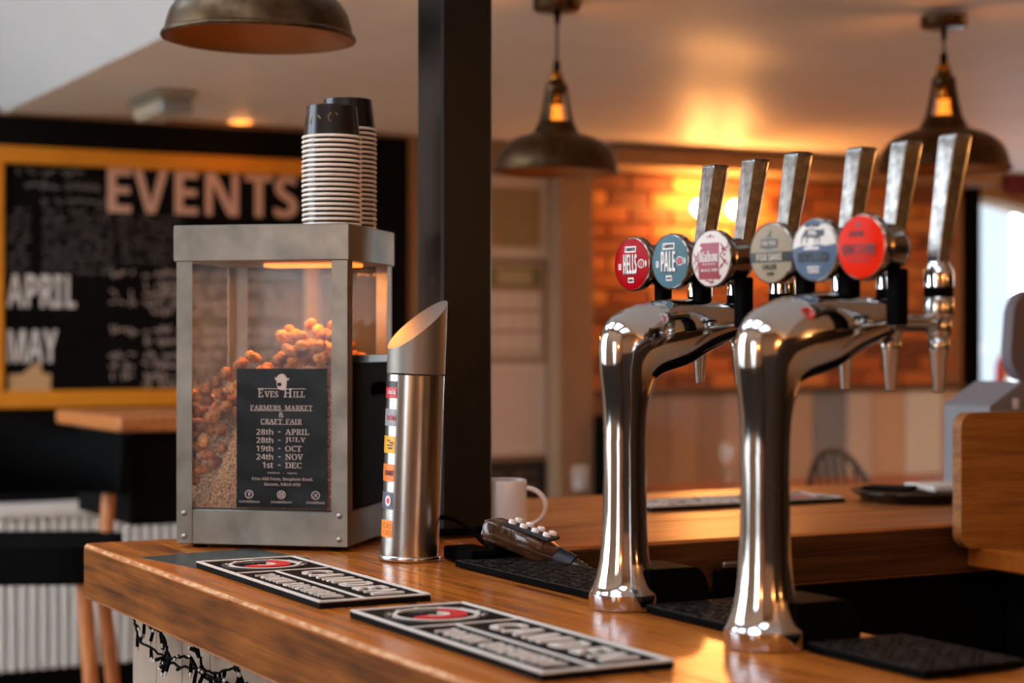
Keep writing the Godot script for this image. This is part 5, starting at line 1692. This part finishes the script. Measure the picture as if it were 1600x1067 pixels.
func fairy_lights() -> void:
	var t := thing("string_lights", "black string lights with tiny bulbs under the counter edge", "string lights", P(0, 0, 0), BAR)
	# local: x = n, z = u, just in front of the cream boards under the overhang
	var y := CT - 0.092
	var runs := [
		[[-2.78, 0.0], [-2.745, -0.022], [-2.7, -0.038], [-2.62, -0.05], [-2.54, -0.048], [-2.46, -0.046], [-2.38, -0.04], [-2.3, -0.042], [-2.2, -0.036], [-2.1, -0.03], [-2.0, -0.02]],
		[[-2.7, 0.0], [-2.67, -0.012], [-2.63, -0.02], [-2.595, -0.034], [-2.615, -0.05], [-2.56, -0.042], [-2.5, -0.034], [-2.42, -0.046], [-2.34, -0.052], [-2.25, -0.046], [-2.15, -0.04]],
		[[-2.52, 0.0], [-2.47, -0.018], [-2.42, -0.036], [-2.36, -0.03], [-2.31, -0.018], [-2.26, -0.03], [-2.18, -0.042]]]
	var r := RandomNumberGenerator.new()
	r.seed = 6
	var stem := done(tubed([Vector3.ZERO, Vector3(0, 0.007, 0), Vector3(0, 0.02, 0)], [0.0018, 0.0027, 0.0029], 8))
	var tip := done(lathed(v2([0.0022, 0.0195, 0.0022, 0.024, 0.0012, 0.0265, 0.0, 0.027]), 10))
	for run in runs:
		var pts := []
		for p in run: pts.append(Vector3(0.822 + 0.006 * sin(p[0] * 40.0), y + p[1], p[0]))
		var path := smooth_path(pts, 7)
		for i in path.size(): path[i] += Vector3(r.randf_range(-0.001, 0.001), r.randf_range(-0.002, 0.002), 0)
		part("cable", tubed(path, 0.0019, 7), M.black, t)
		var i := 3
		while i < path.size() - 2:
			var s := part("bulb_holder", stem, M.black, t, path[i])
			s.basis = Basis(Vector3(1, 0, 0), r.randf_range(0.6, 5.6)) * Basis(Vector3(0, 0, 1), r.randf_range(-0.25, 0.5))
			part("bulb", tip, M.clear_tip, s)
			i += r.randi_range(2, 4)

func outside() -> void:
	# what shows through the arched window
	var w := thing("outside_wall", "grey building added beyond the arched window to dim it", "building", P(8.6, 0, -14.0), BAR)  # added; its grey keeps the window from burning out to white
	part("wall", box(Vector3(9.0, 4.2, 0.3), 0.01), mat(112, 114, 114, 0.8), w, Vector3(0, 2.1, 0))
	part("door", box(Vector3(0.4, 1.8, 0.05), 0.01), mat(110, 84, 66, 0.7), w, Vector3(1.9, 0.9, 0.16))
	var f := thing("paper_flag", "pink and cream leaf-shaped flag hanging in the window", "flag", P(6.62, 1.22, BACK + 0.02), BAR)
	var st := begin()
	var leaf := PackedVector2Array([Vector2(-0.06, -0.1), Vector2(-0.03, -0.12), Vector2(0.05, 0.0), Vector2(0.11, 0.14), Vector2(0.02, 0.13), Vector2(-0.05, 0.04)])
	slab_of(st, leaf, 0.004)
	part("leaf", st, mat(222, 196, 170, 0.7), f)
	var s2 := begin()
	slab_of(s2, PackedVector2Array([Vector2(-0.06, -0.1), Vector2(-0.03, -0.12), Vector2(0.0, 0.0), Vector2(-0.02, 0.09), Vector2(-0.05, 0.04)]), 0.005, Transform3D(Basis.IDENTITY, Vector3(0, 0, 0.001)))
	part("pink_edge", s2, mat(224, 70, 110, 0.7), f)
	var b := thing("bunting_flag", "burgundy fabric valance high on the wall over the window", "valance", P(6.98, CEIL - 0.14, BACK + 0.02), BAR)
	var s3 := begin()
	slab_of(s3, PackedVector2Array([Vector2(-0.34, 0.12), Vector2(0.4, 0.12), Vector2(0.4, 0.0), Vector2(-0.3, 0.015), Vector2(-0.36, 0.05)]), 0.012)
	part("fabric", s3, M.burgundy, b)

func _ready() -> void:
	rng.seed = 20
	camera_and_light()
	materials()
	M.pane = mat(214, 220, 218, 0.05)
	M.pane.transparency = BaseMaterial3D.TRANSPARENCY_ALPHA
	M.pane.albedo_color.a = 0.035
	M.pane.metallic_specular = 0.16
	M.hose = mat(70, 66, 62, 0.3, 0.8)
	M.clear_tip = mat(190, 186, 180, 0.15)
	M.legwood_top = triplanar(mat(255, 255, 255, 0.4), Vector3(1, 6, 6))
	M.legwood_top.albedo_texture = M.legwood.albedo_texture
	M.darkwood = mat(72, 58, 40, 0.5)
	room()
	counters()
	runner("black rubber bar runner near the snack warmer", 0.911, -2.277, 0.0)
	runner("black rubber bar runner nearest the camera", 0.916, -1.739, 0.0)
	runner("black rubber bar runner on the far back counter", 2.095, -3.0, -PI / 2)
	warmer()
	cups()
	dispenser()
	towers()
	drip_mat("patterned black drip mat between the two beer towers", 1.168, 1.292, -1.844, -1.632)
	drip_mat("patterned black drip mat in front of the nearer beer tower", 1.168, 1.292, -1.533, -1.352)
	drip_mat("patterned black drip mat behind the farther beer tower", 1.168, 1.292, -2.35, -1.944)
	mug()
	soda_gun()
	pendants()
	chalkboard()
	notices()
	sconce("twin-globe wall lamp glowing on the brick wall", P(4.797, 1.972, BACK + 0.04), BAR, 0.32)
	sconce("twin-globe wall lamp on the customer side wall", P(-2.575, 1.95, 1.2), BAR + PI / 2, 0.5)
	sconce("twin-globe wall lamp behind the camera over the customers", P(0.9, 1.95, 3.175), BAR + PI, 0.5)
	sconce("twin-globe wall lamp behind the camera on the staff side", P(3.6, 1.85, 3.175), BAR + PI, 0.3)
	sconce("added twin-globe wall lamp, unseen on the side wall beyond the bar", P(7.375, 1.85, -2.6), BAR - PI / 2, 0.55)  # added out of view to brighten the low ceiling
	sconce("added twin-globe wall lamp, unseen on the side wall near the dining tables", P(7.375, 1.85, -5.2), BAR - PI / 2, 0.12)  # another unseen lamp added to lift the ceiling
	ceiling_fittings()
	stool()
	high_table()
	radiator()
	far_seating()
	back_counter_things()
	leaflet()
	fairy_lights()
	outside()
